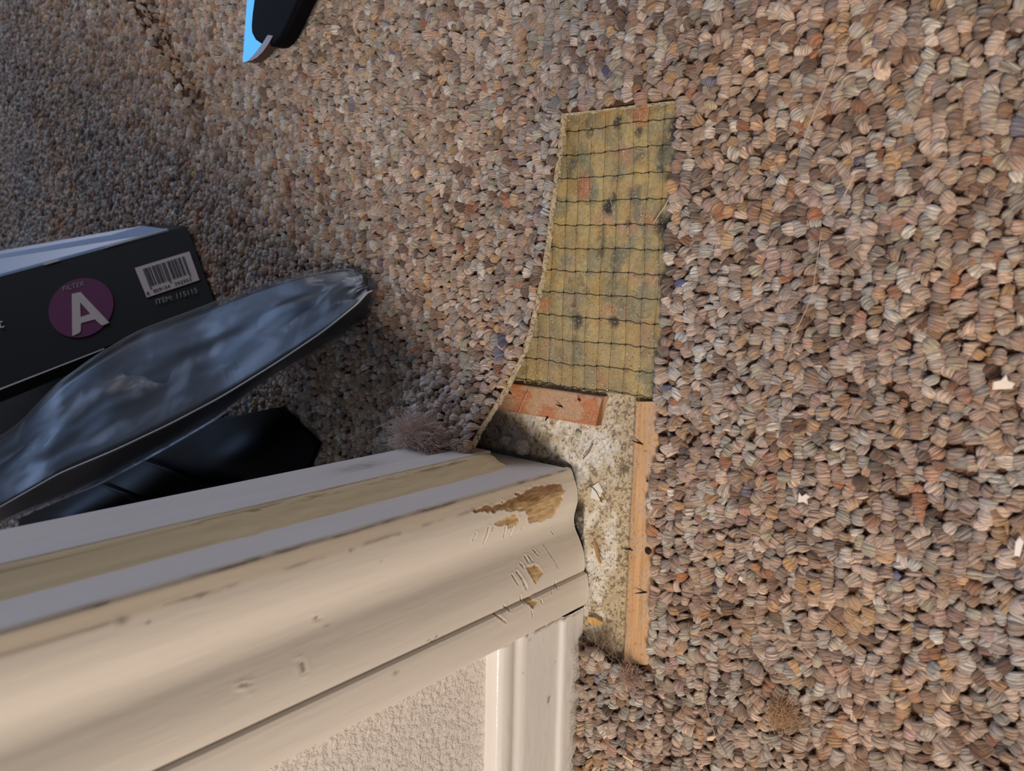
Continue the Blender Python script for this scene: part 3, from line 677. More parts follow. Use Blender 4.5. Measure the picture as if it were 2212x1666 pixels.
# -------- loop variants
def loop_variant(seed, fuzz=30):
    r_ = np.random.RandomState(seed)
    nu, nv = 17, 14
    kind = seed % 5
    npl = (4, 5, 3, 4, 2)[kind]
    a = r_.uniform(2.2, 3.0); b = r_.uniform(2.8, 4.0); skew = r_.uniform(-1.0, 1.0); bend = r_.uniform(-1.3, 1.3)
    width = (2.7, 3.3, 2.2, 3.0, 1.6)[kind] * r_.uniform(.9, 1.1); tw = r_.uniform(-1.1, 1.1)
    V = []; F = []; uvf = []
    for pl in range(npl):
        off = ((pl + .5) / npl - .5) * 2
        ap = a * r_.uniform(.88, 1.12) * (1.08 - .25 * off * off); bp2 = b * r_.uniform(.86, 1.12) * (1.05 - .30 * off * off)
        sl = 2.25 * width / npl / 2 * r_.uniform(.95, 1.3) + .35; sr = r_.uniform(1.15, 1.6)
        ph0 = r_.uniform(0, 6.28); base = len(V); dz = r_.uniform(-.25, .25); vo = pl * .37 + seed
        for i in range(nu):
            t = i / (nu - 1); th = math.radians(-42 + 264 * t); s1 = math.sin(math.pi * min(max(t, .03), .97)) ** .75
            spread = .22 + .78 * s1
            c_ = np.array([ap * math.cos(th) + skew * math.sin(th), off * width * spread * math.cos(tw * (t - .5)) + bend * (s1 - .4) + .5 * math.sin(tw * 3 * (t - .5)) * off, 1.2 + dz + bp2 * math.sin(th)])
            T = np.array([-ap * math.sin(th) + skew * math.cos(th), 0, bp2 * math.cos(th)]); T /= np.linalg.norm(T)
            Nn = np.array([T[2], 0, -T[0]]); B = np.array([0, 1.0, 0])
            if Nn @ np.array([math.cos(th), 0, math.sin(th)]) < 0: Nn = -Nn
            fat = .40 + .60 * s1
            for k in range(nv):
                ph = 2 * math.pi * k / nv
                g = 1 + .07 * math.cos(3 * ph + ph0 + tw * 4 * t) + .04 * math.cos(5 * ph - 2 * t + seed)
                V.append(c_ + Nn * sr * fat * g * math.cos(ph) + B * sl * fat * g * math.sin(ph))
        for i in range(nu - 1):
            for k in range(nv):
                k2 = (k + 1) % nv
                F.append((base + i * nv + k, base + (i + 1) * nv + k, base + (i + 1) * nv + k2, base + i * nv + k2))
                v0 = k / nv * .45; v1 = (k + 1) / nv * .45; t0 = i / (nu - 1); t1 = (i + 1) / (nu - 1)
                uvf += [(t0, vo + v0), (t1, vo + v0), (t1, vo + v1), (t0, vo + v1)]
    nv0 = nv; NB = nu * nv * npl
    # loose fibres
    for k in range(fuzz):
        i0 = r_.randint(3, nu - 4); j0 = r_.randint(0, nv); pb = r_.randint(0, npl) * nu * nv; base = V[pb + i0 * nv + j0]
        q = V[pb + (i0 + 1) * nv + j0] - base; q = q / np.linalg.norm(q)
        out = base - np.array([0, 0, 1.5]); out = out / (np.linalg.norm(out) + 1e-6)
        L_ = r_.uniform(1.2, 3.2); side = r_.normal(size=3) * .35
        pts = [base - q * .2, base + q * L_ * .4 + out * .5 + side * .4, base + q * L_ * .8 + out * r_.uniform(.5, 1.4) + side * 1.4]
        w = np.cross(q, out); w = w / (np.linalg.norm(w) + 1e-6) * .045
        b0 = len(V)
        for pnt in pts: V += [pnt - w, pnt + w]
        for s_ in range(2):
            F.append((b0 + 2 * s_, b0 + 2 * s_ + 1, b0 + 2 * s_ + 3, b0 + 2 * s_ + 2)); uvf += [(.5, .9), (.5, .91), (.55, .91), (.55, .9)]
    me = bpy.data.meshes.new('yarn_loop')
    me.from_pydata([tuple(v * MM) for v in V], [], F); me.update()
    l = me.uv_layers.new(name='UVMap'); l.data.foreach_set('uv', np.array(uvf, np.float32).ravel())
    me.polygons.foreach_set('use_smooth', [True] * len(F)); me.materials.append(M_yarn)
    return bpy.data.objects.new('yarn_loop', me)
variants = [loop_variant(200 + i) for i in range(20)]

# -------- loop positions
PXm, PYm = .0071, .0057
gx = np.arange(XMIN, XMAX, PXm); gy = np.arange(YMIN, YMAX, PYm)
GX, GY = np.meshgrid(gx, gy, indexing='ij'); ci = np.repeat(np.arange(len(gx)), len(gy))
x = GX.ravel(); y = GY.ravel() + (ci % 2) * PYm * .5
x = np.r_[x, x + PXm * .5]; y = np.r_[y, y + PYm * .25]; fil = np.r_[np.zeros(len(ci), bool), np.ones(len(ci), bool)]; ci = np.r_[ci, ci]
x = x + rng.normal(0, .0011, len(x)); y = y + rng.normal(0, .0010, len(x))
ok = inside(x, y, .0026)
# keep the parts the camera (or one a step aside) can see
PV = np.stack([x, y, np.full(len(x), .01)], 1) - CAM
cc = PV @ RC.T
u = cc[:, 0] / cc[:, 2] * FPX; v = cc[:, 1] / cc[:, 2] * FPX
ok &= (cc[:, 2] > .05) & (np.abs(u) < 1106 + 700) & (np.abs(v) < 833 + 750)
x = x[ok]; y = y[ok]; ci = ci[ok]; fil = fil[ok]
# a dense row of loops standing on the cut edges
ex = []; 
dE = np.r_[0, np.cumsum(np.linalg.norm(np.diff(EDGE[:, :2], axis=0), axis=1))]
for s in np.arange(.002, dE[-1], .0058):
    ex.append((np.interp(s, dE, EDGE[:, 0]) - .0028, np.interp(s, dE, EDGE[:, 1]), 0))
dR = np.r_[0, np.cumsum(np.linalg.norm(np.diff(REDGE[:, :2], axis=0), axis=1))]
for s in np.arange(.002, dR[-1], .0062):
    ex.append((np.interp(s, dR, REDGE[:, 0]) + .0022 + random.uniform(-.0012, .0012), np.interp(s, dR, REDGE[:, 1]), 1))
wa = PZ((283, -8), .02); wb = PZ((408, 215), .02)
for tt in np.arange(-.3, .99, .0065 / np.linalg.norm((wb - wa)[:2])):
    for of in (-.008, 0, .008):
        pw = wa + (wb - wa) * tt; nw = np.array([-(wb - wa)[1], (wb - wa)[0]]) / np.linalg.norm((wb - wa)[:2])
        ex.append((pw[0] + nw[0] * of + random.uniform(-.001, .001), pw[1] + nw[1] * of, 2))
ex = np.array(ex)
# drop grid loops that crowd the edge rows
d = np.min(np.hypot(x[:, None] - ex[None, :, 0], y[:, None] - ex[None, :, 1]), axis=1)
keep = d > .0040
x = np.r_[x[keep], ex[:, 0]]; y = np.r_[y[keep], ex[:, 1]]; ci = np.r_[ci[keep], (ex[:, 0] / PXm).astype(int)]; fil = np.r_[fil[keep], np.zeros(len(ex), bool)]
n = len(x)
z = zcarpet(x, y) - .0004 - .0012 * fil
onL = np.zeros(n, bool); onL[-len(ex):] = ex[:, 2] == 0
e = .004
dzx = (zcarpet(x + e, y) - zcarpet(x - e, y)) / (2 * e); dzy = (zcarpet(x, y + e) - zcarpet(x, y - e)) / (2 * e)
rot = np.stack([np.arctan(dzy) + rng.normal(0, .24, n), -np.arctan(dzx) + rng.normal(-.12, .36, n), rng.normal(.25, .5, n) + .5 * (fbm(x / .03, y / .03, 161) - .5)], 1)
big = fbm(x / .02 + 9, y / .02, 163)
sc = np.stack([rng.uniform(.84, 1.25, n), rng.uniform(.86, 1.3, n), rng.uniform(.80, 1.25, n)], 1) * (.84 + .36 * big)[:, None]
palette = [((184, 160, 144), .25), ((204, 182, 166), .16), ((202, 198, 190), .10), ((164, 158, 154), .10), ((134, 104, 86), .12), ((192, 154, 112), .085), ((168, 108, 72), .032), ((88, 66, 56), .07), ((62, 76, 120), .008), ((170, 140, 132), .05), ((172, 166, 146), .05)]
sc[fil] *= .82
cols = np.array([lin(p_[0]) for p_ in palette]); cols = cols * .86 + lin((186, 165, 148))[None] * .14; cols = cols * np.array([1.07, 1.08, 1.07]); wts = np.cumsum([p_[1] for p_ in palette]); wts /= wts[-1]
sel = _h(ci * 3.17 + np.floor(y / .015 + _h(ci * 1.3) * 5) * 7.31)
jit = rng.uniform(0, 1, n); sel = np.where(jit < .45, rng.uniform(0, 1, n), sel)
k1 = np.searchsorted(wts, sel); k2 = np.searchsorted(wts, rng.uniform(0, 1, n))
c1 = cols[k1] * rng.uniform(.68, 1.28, n)[:, None] * np.where(fil, .82, 1.04)[:, None]  # sunken in-between loops darkened, putting the shade of the valleys into the colour
c2 = .30 * c1 + .70 * cols[k2] * rng.uniform(.45, 1.1, n)[:, None]
warmth = fbm(x / .12, y / .12, 165)[:, None]
c1 = c1 * (1 + (warmth - .5) * np.array([.25, .02, -.25])); c2 = c2 * (1 + (warmth - .5) * np.array([.25, .02, -.25]))
# fewer blues on the near side, more greys at the far side
me = bpy.data.meshes.new('loop_pile'); me.from_pydata(np.stack([x, y, z], 1).tolist(), [], [])
def attr(nm, tp, data):
    a = me.attributes.new(nm, tp, 'POINT')
    a.data.foreach_set('value' if tp in ('INT', 'FLOAT') else 'vector', np.asarray(data, np.int32 if tp == 'INT' else np.float32).ravel())
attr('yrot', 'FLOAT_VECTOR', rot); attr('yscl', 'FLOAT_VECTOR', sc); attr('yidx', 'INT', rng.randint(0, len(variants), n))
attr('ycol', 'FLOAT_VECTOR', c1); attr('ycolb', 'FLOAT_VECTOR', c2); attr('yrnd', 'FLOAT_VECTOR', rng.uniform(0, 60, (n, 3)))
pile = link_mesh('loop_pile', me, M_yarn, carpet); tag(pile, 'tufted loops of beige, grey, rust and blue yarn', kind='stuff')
ng = bpy.data.node_groups.new('pile', 'GeometryNodeTree')
ng.interface.new_socket('Geometry', in_out='INPUT', socket_type='NodeSocketGeometry'); ng.interface.new_socket('Geometry', in_out='OUTPUT', socket_type='NodeSocketGeometry')
gi = ng.nodes.new('NodeGroupInput'); go = ng.nodes.new('NodeGroupOutput')
iop = ng.nodes.new('GeometryNodeInstanceOnPoints'); jn = ng.nodes.new('GeometryNodeGeometryToInstance')
for v_ in reversed(variants):
    oi = ng.nodes.new('GeometryNodeObjectInfo'); oi.inputs['Object'].default_value = v_
    ng.links.new(oi.outputs['Geometry'], jn.inputs[0])
def na(nm, tp):
    q_ = ng.nodes.new('GeometryNodeInputNamedAttribute'); q_.data_type = tp; q_.inputs['Name'].default_value = nm; return q_.outputs[0]
ng.links.new(gi.outputs[0], iop.inputs['Points']); ng.links.new(jn.outputs[0], iop.inputs['Instance'])
iop.inputs['Pick Instance'].default_value = True
ng.links.new(na('yidx', 'INT'), iop.inputs['Instance Index'])
e2r = ng.nodes.new('FunctionNodeEulerToRotation'); ng.links.new(na('yrot', 'FLOAT_VECTOR'), e2r.inputs[0]); ng.links.new(e2r.outputs[0], iop.inputs['Rotation'])
ng.links.new(na('yscl', 'FLOAT_VECTOR'), iop.inputs['Scale'])
ng.links.new(iop.outputs[0], go.inputs[0])
md = pile.modifiers.new('pile', 'NODES'); md.node_group = ng

# -------- fluff tufts
def tuft(name, centre, r, nf, colr, seed, parent=None, sq=(1, 1, .7)):
    r_ = np.random.RandomState(seed); m = MB()
    for k in range(nf):
        p = r_.normal(size=3) * .38; d = r_.normal(size=3); d /= np.linalg.norm(d)
        w = r_.normal(size=3) * .5; pts = []
        for t in np.linspace(-1, 1, 6):
            q_ = p + d * t * .7 + w * (t * t) * .5
            pts.append(np.array(centre) + q_ * r * np.array(sq))
        m.tube(pts, r_.uniform(.00006, .00013), 3, c=lin(colr) * r_.uniform(.6, 1.25), cap=False)
    return m.build(name, M_fibre, parent)
def on_ray(px, h):
    d_ = ray(px); t0 = .3
    for t_ in np.linspace(.3, 1.2, 4000):
        q_ = CAM + d_ * t_
        if q_[2] < float(zcarpet(q_[0], q_[1])) + h: return q_
p = on_ray((905, 948), .011)
tag(tuft('fluff_tuft', p, .016, 2200, (214, 190, 176), 5, carpet, (1.25, .9, .8)), 'loose pinkish fluff at the lifted corner', kind='stuff')
p = PZ((1690, 1540), .016); tag(tuft('fluff_tuft', p, .009, 420, (196, 160, 124), 6, carpet), kind='stuff')
p = PZ((1362, 1462), .014); tag(tuft('fluff_tuft', p, .008, 420, (186, 158, 142), 7, carpet), kind='stuff')
p = PZ((1300, 1395), .006); tag(tuft('fluff_tuft', p, .010, 160, (150, 132, 112), 8, carpet, (1.2, 1.3, .5)), kind='stuff')
m = MB(); r_ = np.random.RandomState(9)
for k in range(130):       # frayed threads against the baseboard
    yy = r_.uniform(-.245, -.118); x0 = .0142; z0 = r_.uniform(.005, .012)
    pts = [(x0 + r_.uniform(.001, .005), yy, .006), (x0 + .001, yy + r_.uniform(-.003, .003), z0 + .003), (x0 + r_.uniform(.0, .004), yy + r_.uniform(-.006, .006), z0 + r_.uniform(.004, .008))]
    m.tube(pts, .00010, 3, c=lin((190, 176, 150)) * r_.uniform(.6, 1.2), cap=False)
tag(m.build('frayed_threads', M_fibre, carpet), kind='stuff')

# ------------------------------------------------------------------ grit, lint, splinters
m = MB(); r_ = np.random.RandomState(11); random.seed(3)
tones = [(226, 214, 190), (200, 178, 140), (186, 150, 112), (150, 128, 100), (96, 80, 62), (238, 232, 220), (210, 190, 160)]
def scatter(nn, fun, r0, r1):
    for k in range(nn):
        p = fun()
        if p is None: continue
        m.chip(p, r_.uniform(r0, r1) * MM, lin(tones[r_.randint(len(tones))]) * r_.uniform(.8, 1.1), .6)
def on_pad():
    yy = .058 + .19 * r_.rand() ** 1.5; xx = r_.uniform(float(edge_left(yy)), float(edge_right(yy)))
    return (xx, yy, .0058)
def on_slab():
    xx = r_.uniform(-.005, .05); yy = r_.uniform(-.125, .055)
    if xx < .018 and yy < 0: return None
    return (xx, yy, .0002)
def on_t1():
    t = r_.rand(); s = r_.rand(); a = PZ((1085 + 200 * t, 842 + 28 * t + 45 * s), HT); return (a[0], a[1], HT)
def on_t2():
    t = r_.rand() ** 1.0; s = r_.rand(); a = PZ((1373 - 27 * t + 48 * s, 870 + 540 * t), HT); return (a[0], a[1], HT)
scatter(2600, on_pad, .12, .45); scatter(1800, on_slab, .15, .5); scatter(1300, on_t1, .12, .36); scatter(900, on_t2, .10, .28)
grit = m.build('grit', M_grit); tag(grit, 'sand-like grit and dust scattered over the bared slot', 'debris', kind='stuff')
m = MB()
for k in range(55):
    if k < 20: p = PZ((r_.uniform(1230, 1420), r_.uniform(250, 850)), .0062)
    else: p = PZ((r_.uniform(1262, 1350), r_.uniform(900, 1380)), .001)
    a = r_.uniform(0, math.pi * 2); L_ = r_.uniform(.004, .014); cv = r_.normal() * .002
    pts = [p + np.array([math.cos(a) * L_ * t - math.sin(a) * cv * math.sin(t * 3), math.sin(a) * L_ * t + math.cos(a) * cv * math.sin(t * 3), .0008 + .0006 * math.sin(3 * t)]) for t in np.linspace(0, 1, 7)]
    m.tube(pts, r_.uniform(.00007, .00016), 4, c=lin([(200, 176, 120), (90, 78, 60), (220, 206, 170)][r_.randint(3)]), cap=False)
tag(m.build('lint_fibres', M_fibre), 'short loose lint fibres lying on the bared pad and screed', 'lint', kind='stuff')

def thing_chip(name, px, zz, pts2, h, colr, label, cat, group=None, mat=None, ang=0):
    """small flat irregular chip: outline in mm around its place"""
    p = PZ(px, zz); n_ = len(pts2); V = []; F = []
    ca, sa = math.cos(ang), math.sin(ang)
    for k, s in ((0, 1.0), (1, .86)):
        for (a, b) in pts2:
            V.append(((a * ca - b * sa) * MM * s, (a * sa + b * ca) * MM * s, h * MM * k * (0.8 + .4 * random.random())))
    F = [tuple(range(n_))[::-1], tuple(range(n_, 2 * n_))] + [(i, (i + 1) % n_, (i + 1) % n_ + n_, i + n_) for i in range(n_)]
    o = mesh_obj(name, V, F, mat or M_grit, None, False, col=np.tile(lin(colr), (len(V), 1)))
    o.location = tuple(p); o.rotation_euler = (random.uniform(-.3, .3), random.uniform(-.3, .3), 0)
    tag(o, label, cat, group); return o
CH = 'white paint chips fallen on the right hand carpet'
thing_chip('paint_chip', (2166, 830), .018, [(-4, -3), (4, -2), (5, 1), (2, 2), (1, 5), (-1, 2), (-4, 1)], .8, (240, 228, 214), 'largest white paint chip, on the carpet at the far right edge', 'paint chip', CH)
thing_chip('paint_chip', (1736, 1077), .018, [(-3, -3), (0, -2), (3, -3), (2, 0), (4, 2), (1, 3), (-1, 1), (-3, 3)], .7, (240, 230, 218), 'jagged star-shaped white chip on the carpet right of the tack strip', 'paint chip', CH)
thing_chip('paint_chip', (2200, 1180), .018, [(-1.5, -5), (1, -5), (2, 3), (0, 5), (-1.5, 2)], .8, (238, 232, 224), 'narrow white sliver low on the right edge of the photo', 'paint chip', CH)
thing_chip('paint_chip', (1600, 1250), .018, [(-1.5, -1), (1, -1.5), (1.5, 1), (-.5, 1.5)], .6, (236, 224, 206), 'tiny white chip between the casing foot and the bottom right carpet', 'paint chip', CH)
thing_chip('wood_chip', (1356, 1637), .016, [(-4, -1), (4, -1.2), (4.5, .6), (-4, 1)], .8, (226, 200, 160), 'pale flat wood sliver on the carpet near the baseboard', 'wood chip')
thing_chip('wood_chip', (1537, 1595), .017, [(-3, -3), (1, -1), (4, 4), (0, 2), (-3, 0)], .8, (220, 196, 164), 'twisted tan wood flake on the carpet left of the fluff tuft', 'wood chip')
thing_chip('wood_chip', (1287, 1342), .002, [(-6, -2.2), (-2, -3.2), (5, -2.2), (6, 1), (0, 2.6), (-6, 2)], 1.6, (214, 172, 104), 'yellow wood chip on the screed by the baseboard corner', 'wood chip')
thing_chip('wood_splinter', (1292, 1190), .002, [(-2, 9), (0, 3), (1.5, -5), (3, -9), (1, -9.5), (-1.6, -3), (-3.4, 6)], 1.6, (196, 156, 112), 'torn brown wood splinter against the casing foot', 'wood splinter', ang=.35)
thing_chip('plaster_crumb', (1288, 1062), .001, [(-4, -5), (3, -6), (5, 2), (1, 7), (-4, 3)], .9, (232, 228, 216), 'flat white plaster flake on the screed right of the casing corner', 'plaster')
def crumb(px, zz, size, colr, label, seed):
    bm = bmesh.new(); bmesh.ops.create_icosphere(bm, subdivisions=4, radius=1.0)
    V = np.array([v_.co[:] for v_ in bm.verts]); Fc = [[v_.index for v_ in f_.verts] for f_ in bm.faces]; bm.free()
    k = 1 + .9 * (fbm(V[:, 0] * 1.1 + V[:, 2] * .7 + seed, V[:, 1] * 1.1 - V[:, 2] * .6, seed) - .5) + .5 * (fbm(V[:, 0] * 5 + V[:, 2] * 3, V[:, 1] * 5, seed + 2) - .5)
    V = V * k[:, None] * np.array(size) * MM
    g_ = fbm(V[:, 0] * 900, V[:, 1] * 900 + V[:, 2] * 700, seed + 4)
    o = mesh_obj('plaster_crumb', V, Fc, M_slab, None, True, col=lin(colr)[None] * (.6 + .6 * g_)[:, None])
    o.location = tuple(PZ(px, zz)); tag(o, label, 'plaster')
crumb((1128, 966), .003, (7, 6, 4), (206, 200, 190), 'lumpy plaster crumb in the shadow under the lifted carpet corner', 3)
crumb((1090, 952), .004, (6, 3.5, 3), (206, 204, 200), 'small pale plaster crumb deepest under the lifted carpet corner', 8)
m = MB(); m.tube([(0, 0, 0), (0, 0, .0008), (0, 0, .0013)], [.0025, .0024, .0013], 16)
o = m.build('glue_dot', material('cloudy_glue', (178, 176, 150), 0.25), None, True); o.location = tuple(PZ((1250, 938), .0006)); tag(o, 'small round cloudy glue dot on the screed below the reddish tack strip', 'glue dot')
def hair(name, pix, zz, r, colr, label, cat='loose thread', arch=.0):
    P_ = np.array([PZ(q_, zz + arch * math.sin(math.pi * i / (len(pix) - 1))) for i, q_ in enumerate(pix)])
    t = np.linspace(0, len(P_) - 1, 40)
    P2 = np.stack([np.interp(t, range(len(P_)), P_[:, k]) for k in range(3)], 1)
    for it in range(6): P2[1:-1] = (P2[:-2] + 2 * P2[1:-1] + P2[2:]) / 4
    o_ = P2[0].copy(); m = MB(); m.tube(P2 - o_, r, 5, c=lin(colr)); o = m.build(name, M_fibre, None, True); o.location = tuple(o_)
    tag(o, label, cat); return o
hair('loose_thread', [(1868, 38), (1840, 72), (1815, 110), (1790, 175), (1765, 230), (1748, 270), (1727, 330)], .020, .00018, (216, 198, 180), 'long pale straight fibre lying on the carpet near the top right', arch=.002)
hair('loose_thread', [(1775, 500), (1762, 580), (1755, 640), (1722, 710), (1700, 770)], .019, .00018, (206, 186, 160), 'thin pale fibre on the carpet below the long straight one')
hair('loose_thread', [(1848, 372), (1836, 398), (1822, 425)], .020, .00022, (236, 206, 170), 'short bright fibre on the carpet between the two pale ones')
hair('loose_thread', [(1522, 1448), (1520, 1500), (1530, 1545), (1545, 1590), (1560, 1615), (1573, 1640)], .018, .0003, (176, 146, 124), 'brown wavy thread on the carpet below the end of the tack strip')
hair('loose_thread', [(640, 405), (665, 425), (705, 452)], .019, .00025, (206, 186, 160), 'fine pale fibre on the carpet above the plastic bag')
hair('loose_thread', [(1446, 424), (1437, 445), (1424, 463), (1412, 482)], .009, .0003, (226, 196, 130), 'curved straw coloured fibre on the right side of the foam pad')
hair('loose_thread', [(1317, 420), (1321, 440), (1326, 462)], .0085, .0002, (190, 176, 140), 'small grey fibre lying over the dark spot of the foam pad')
hair('loose_thread', [(1139, 848), (1128, 872), (1117, 902)], .010, .00025, (206, 156, 120), 'thin tan fibre leaning across the reddish tack strip')
hair('loose_thread', [(1272, 1046), (1288, 1062), (1300, 1086)], .0022, .0003, (60, 50, 42), 'dark crooked thread on the white plaster flake')
hair('loose_thread', [(1281, 958), (1273, 976), (1259, 992)], .002, .0004, (110, 88, 60), 'brown straw fibre on the screed near the casing corner')

# ------------------------------------------------------------------ knife
knife = empty('utility_knife', tuple(PZ((600, 20), .016))); ko = np.array(knife.location)
tag(knife, 'knife with black rounded handle and bright blue-reflecting steel blade on the carpet', 'knife')
ZK = .030
kn = np.array([-.05, -.02, 1.0]); kn /= np.linalg.norm(kn)
kpo = PZ((560, 60), ZK)
def plate(name, pix, th, mat, parent, off=0.0, bev=0.0, smooth=False, org=None):
    P_ = [PP(q_, kpo + kn * off, kn) - org for q_ in pix]; n_ = len(P_)
    bm = bmesh.new(); vt = [bm.verts.new(tuple(p_)) for p_ in P_]; f = bm.faces.new(vt)
    r = bmesh.ops.extrude_face_region(bm, geom=[f]); vs = [g_ for g_ in r['geom'] if isinstance(g_, bmesh.types.BMVert)]
    bmesh.ops.translate(bm, vec=Vector(tuple(-kn * th)), verts=vs); bmesh.ops.recalc_face_normals(bm, faces=bm.faces[:])
    if bev:
        top = [e_ for e_ in bm.edges if abs((e_.verts[0].co - e_.verts[1].co).dot(Vector(kn))) < 1e-5]
        bmesh.ops.bevel(bm, geom=top, offset=bev, segments=5, profile=.6, affect='EDGES', clamp_overlap=True)
    me = bpy.data.meshes.new(name); bm.to_mesh(me); bm.free(); return link_mesh(name, me, mat, parent, smooth)
plate('blade', [(545, -160), (524, 133), (530, 134), (545, 127), (562, 108), (574, 88), (584, 70), (600, 40), (600, -160)], .0014, M_blade, knife, 0, org=ko)
plate('blade_spine', [(532, 134), (544, 131), (556, 124), (568, 112), (578, 98), (590, 77), (578, 75), (566, 94), (556, 108), (544, 122)], .0090, M_bladeedge, knife, .0098, .0004, org=ko)
plate('handle', [(560, -520), (547, -60), (546, 0), (542, 30), (540, 55), (541, 72), (548, 86), (558, 93), (570, 97), (582, 99), (592, 98), (602, 90), (612, 76), (622, 55), (636, 25), (650, -5), (664, -60), (676, -160), (672, -520)], .016, M_handle, knife, .009, .005, True, org=ko)

# ------------------------------------------------------------------ black box with print
zc = .017
TR = PZ((405, 488), zc); BR = PZ((468, 659), zc)
e = TR - BR; Wf = np.linalg.norm(e); e = e / Wf                      # "up" of the print
hb = np.cross([0, 0, 1.0], e); hb[2] = 0
if hb @ np.array([1.0, 0, 0]) > 0: hb = -hb                         # pointing away from camera
best = None
for th in np.linspace(.05, 1.5, 300):
    a = hb * math.cos(th) + np.array([0, 0, math.sin(th)])
    q_ = RC @ (BR + a * .3 - CAM); ix, iy = q_[0] / q_[2] * FPX + PCX, q_[1] / q_[2] * FPX + PCY
    sl = (iy - 659) / (ix - 468); er = abs(sl - (840 - 659) / (0 - 468))
    if best is None or er < best[0]: best = (er, th, a)
a = best[2]; fn = np.cross(a, e); fn /= np.linalg.norm(fn)
if fn @ (CAM - BR) < 0: fn = -fn
print('box lean', best[1], 'width', Wf, 'normal', fn)
box = empty('filter_box', tuple((TR + BR) / 2)); bo = np.array(box.location)
tag(box, 'black card box with a purple circle and barcode label on its side', 'box')
Lb = .62
def onf(px, off=0.0): return PP(px, BR + fn * off, fn) - bo
tl_dir = PP((0, 597), BR, fn) - TR; bl_dir = PP((0, 840), BR, fn) - BR
tl_dir /= np.linalg.norm(tl_dir); bl_dir /= np.linalg.norm(bl_dir)
D = .045
F0 = [TR - bo, BR - bo, BR + bl_dir * Lb - bo, TR + tl_dir * Lb - bo]
st = PP((0, 553), BR - fn * D, fn) - PP((392, 488), BR - fn * D, fn); st /= np.linalg.norm(st)
TRb = PP((398, 488), BR - fn * D, fn) - bo
B0 = [TRb, F0[1] - fn * D + np.array([0, 0, .012]), F0[2] - fn * D, TRb + st * Lb]
for v_ in B0[:2]: v_[2] = max(v_[2], .004)
me = bpy.data.meshes.new('carton'); bm = bmesh.new()
vs = [bm.verts.new(tuple(v_)) for v_ in F0 + B0]
for f in ((0, 1, 2, 3), (7, 6, 5, 4), (0, 4, 5, 1), (1, 5, 6, 2), (2, 6, 7, 3), (3, 7, 4, 0)): bm.faces.new([vs[i] for i in f])
bmesh.ops.recalc_face_normals(bm, faces=bm.faces[:]); bmesh.ops.bevel(bm, geom=bm.edges[:], offset=.0012, segments=2, affect='EDGES'); bm.to_mesh(me); bm.free()
link_mesh('carton', me, M_black, box)
# glossy side panel
off = .0006
sp = np.cross(tl_dir, fn); sp /= np.linalg.norm(sp); sp = sp if sp @ (CAM - TR) > 0 else -sp
mesh_obj('glossy_side_panel', [F0[0] + tl_dir * .02 + sp * off, F0[3] + sp * off, B0[3] + sp * off * 2, B0[0] + st * .02 + sp * off * 2,
                               F0[0] + tl_dir * .02 - sp * .002, F0[3] - sp * .002, B0[3] - sp * .002, B0[0] + st * .02 - sp * .002],
         [(0, 1, 2, 3), (7, 6, 5, 4), (0, 4, 5, 1), (1, 5, 6, 2), (2, 6, 7, 3), (3, 7, 4, 0)], M_gloss, box)
def decal(name, pix, mat, off=.0009, th=.0004):
    P_ = [onf(q_, off) for q_ in pix]; n_ = len(P_)
    V = P_ + [p_ - fn * th for p_ in P_]
    return mesh_obj(name, V, [tuple(range(n_)), tuple(range(n_, 2 * n_))[::-1]] + [(i, i + n_, (i + 1) % n_ + n_, (i + 1) % n_) for i in range(n_)], mat, box)
decal('card_tab', [(222, 537), (365, 496), (358, 493), (234, 530)], M_card)
decal('card_tab', [(96, 573), (130, 563), (124, 558), (92, 569)], M_card)
ctr = onf((176, 665)); right = onf((246, 641)) - ctr; rad = np.linalg.norm(right) * .97; ru = right / np.linalg.norm(right)
ru = onf((430, 610)) - onf((320, 648)); ru /= np.linalg.norm(ru); rv = np.cross(fn, ru); 
if rv @ e < 0: rv = -rv
V = []; nn = 64
for k in range(nn): V.append(ctr + fn * .0009 + rad * (ru * math.cos(2 * math.pi * k / nn) + rv * math.sin(2 * math.pi * k / nn)))
V += [v_ - fn * .0004 for v_ in V]
mesh_obj('purple_disc', V, [tuple(range(nn)), tuple(range(nn, 2 * nn))[::-1]] + [(i, i + nn, (i + 1) % nn + nn, (i + 1) % nn) for i in range(nn)], M_purple, box)
# big letter A traced as strokes
A_out = [(155, 635), (174, 630), (236, 697), (232, 701), (222, 703), (217, 700), (206, 691), (176, 699), (174, 717), (168, 722), (156, 726)]
A_px = [(155, 635), (174, 631), (236, 697), (222, 703), (217, 701), (205, 690), (175, 698), (174, 716), (170, 720), (156, 726)]
hole = [(173, 653), (195, 678), (174, 685)]
def polyhole(name, outer, inner, mat, off):
    bm = bmesh.new()
    O = [bm.verts.new(tuple(onf(q_, off))) for q_ in outer]; I = [bm.verts.new(tuple(onf(q_, off))) for q_ in inner]
    ed = [bm.edges.new((O[i], O[(i + 1) % len(O)])) for i in range(len(O))] + [bm.edges.new((I[i], I[(i + 1) % len(I)])) for i in range(len(I))]
    bmesh.ops.triangle_fill(bm, edges=ed, use_beauty=True, use_dissolve=False)
    r = bmesh.ops.extrude_face_region(bm, geom=bm.faces[:]); bmesh.ops.translate(bm, vec=tuple(-fn * .0003), verts=[g_ for g_ in r['geom'] if isinstance(g_, bmesh.types.BMVert)])
    bmesh.ops.recalc_face_normals(bm, faces=bm.faces[:])
    me = bpy.data.meshes.new(name); bm.to_mesh(me); bm.free(); return link_mesh(name, me, mat, box)
polyhole('letter_a', A_px, hole, M_white, .0015)
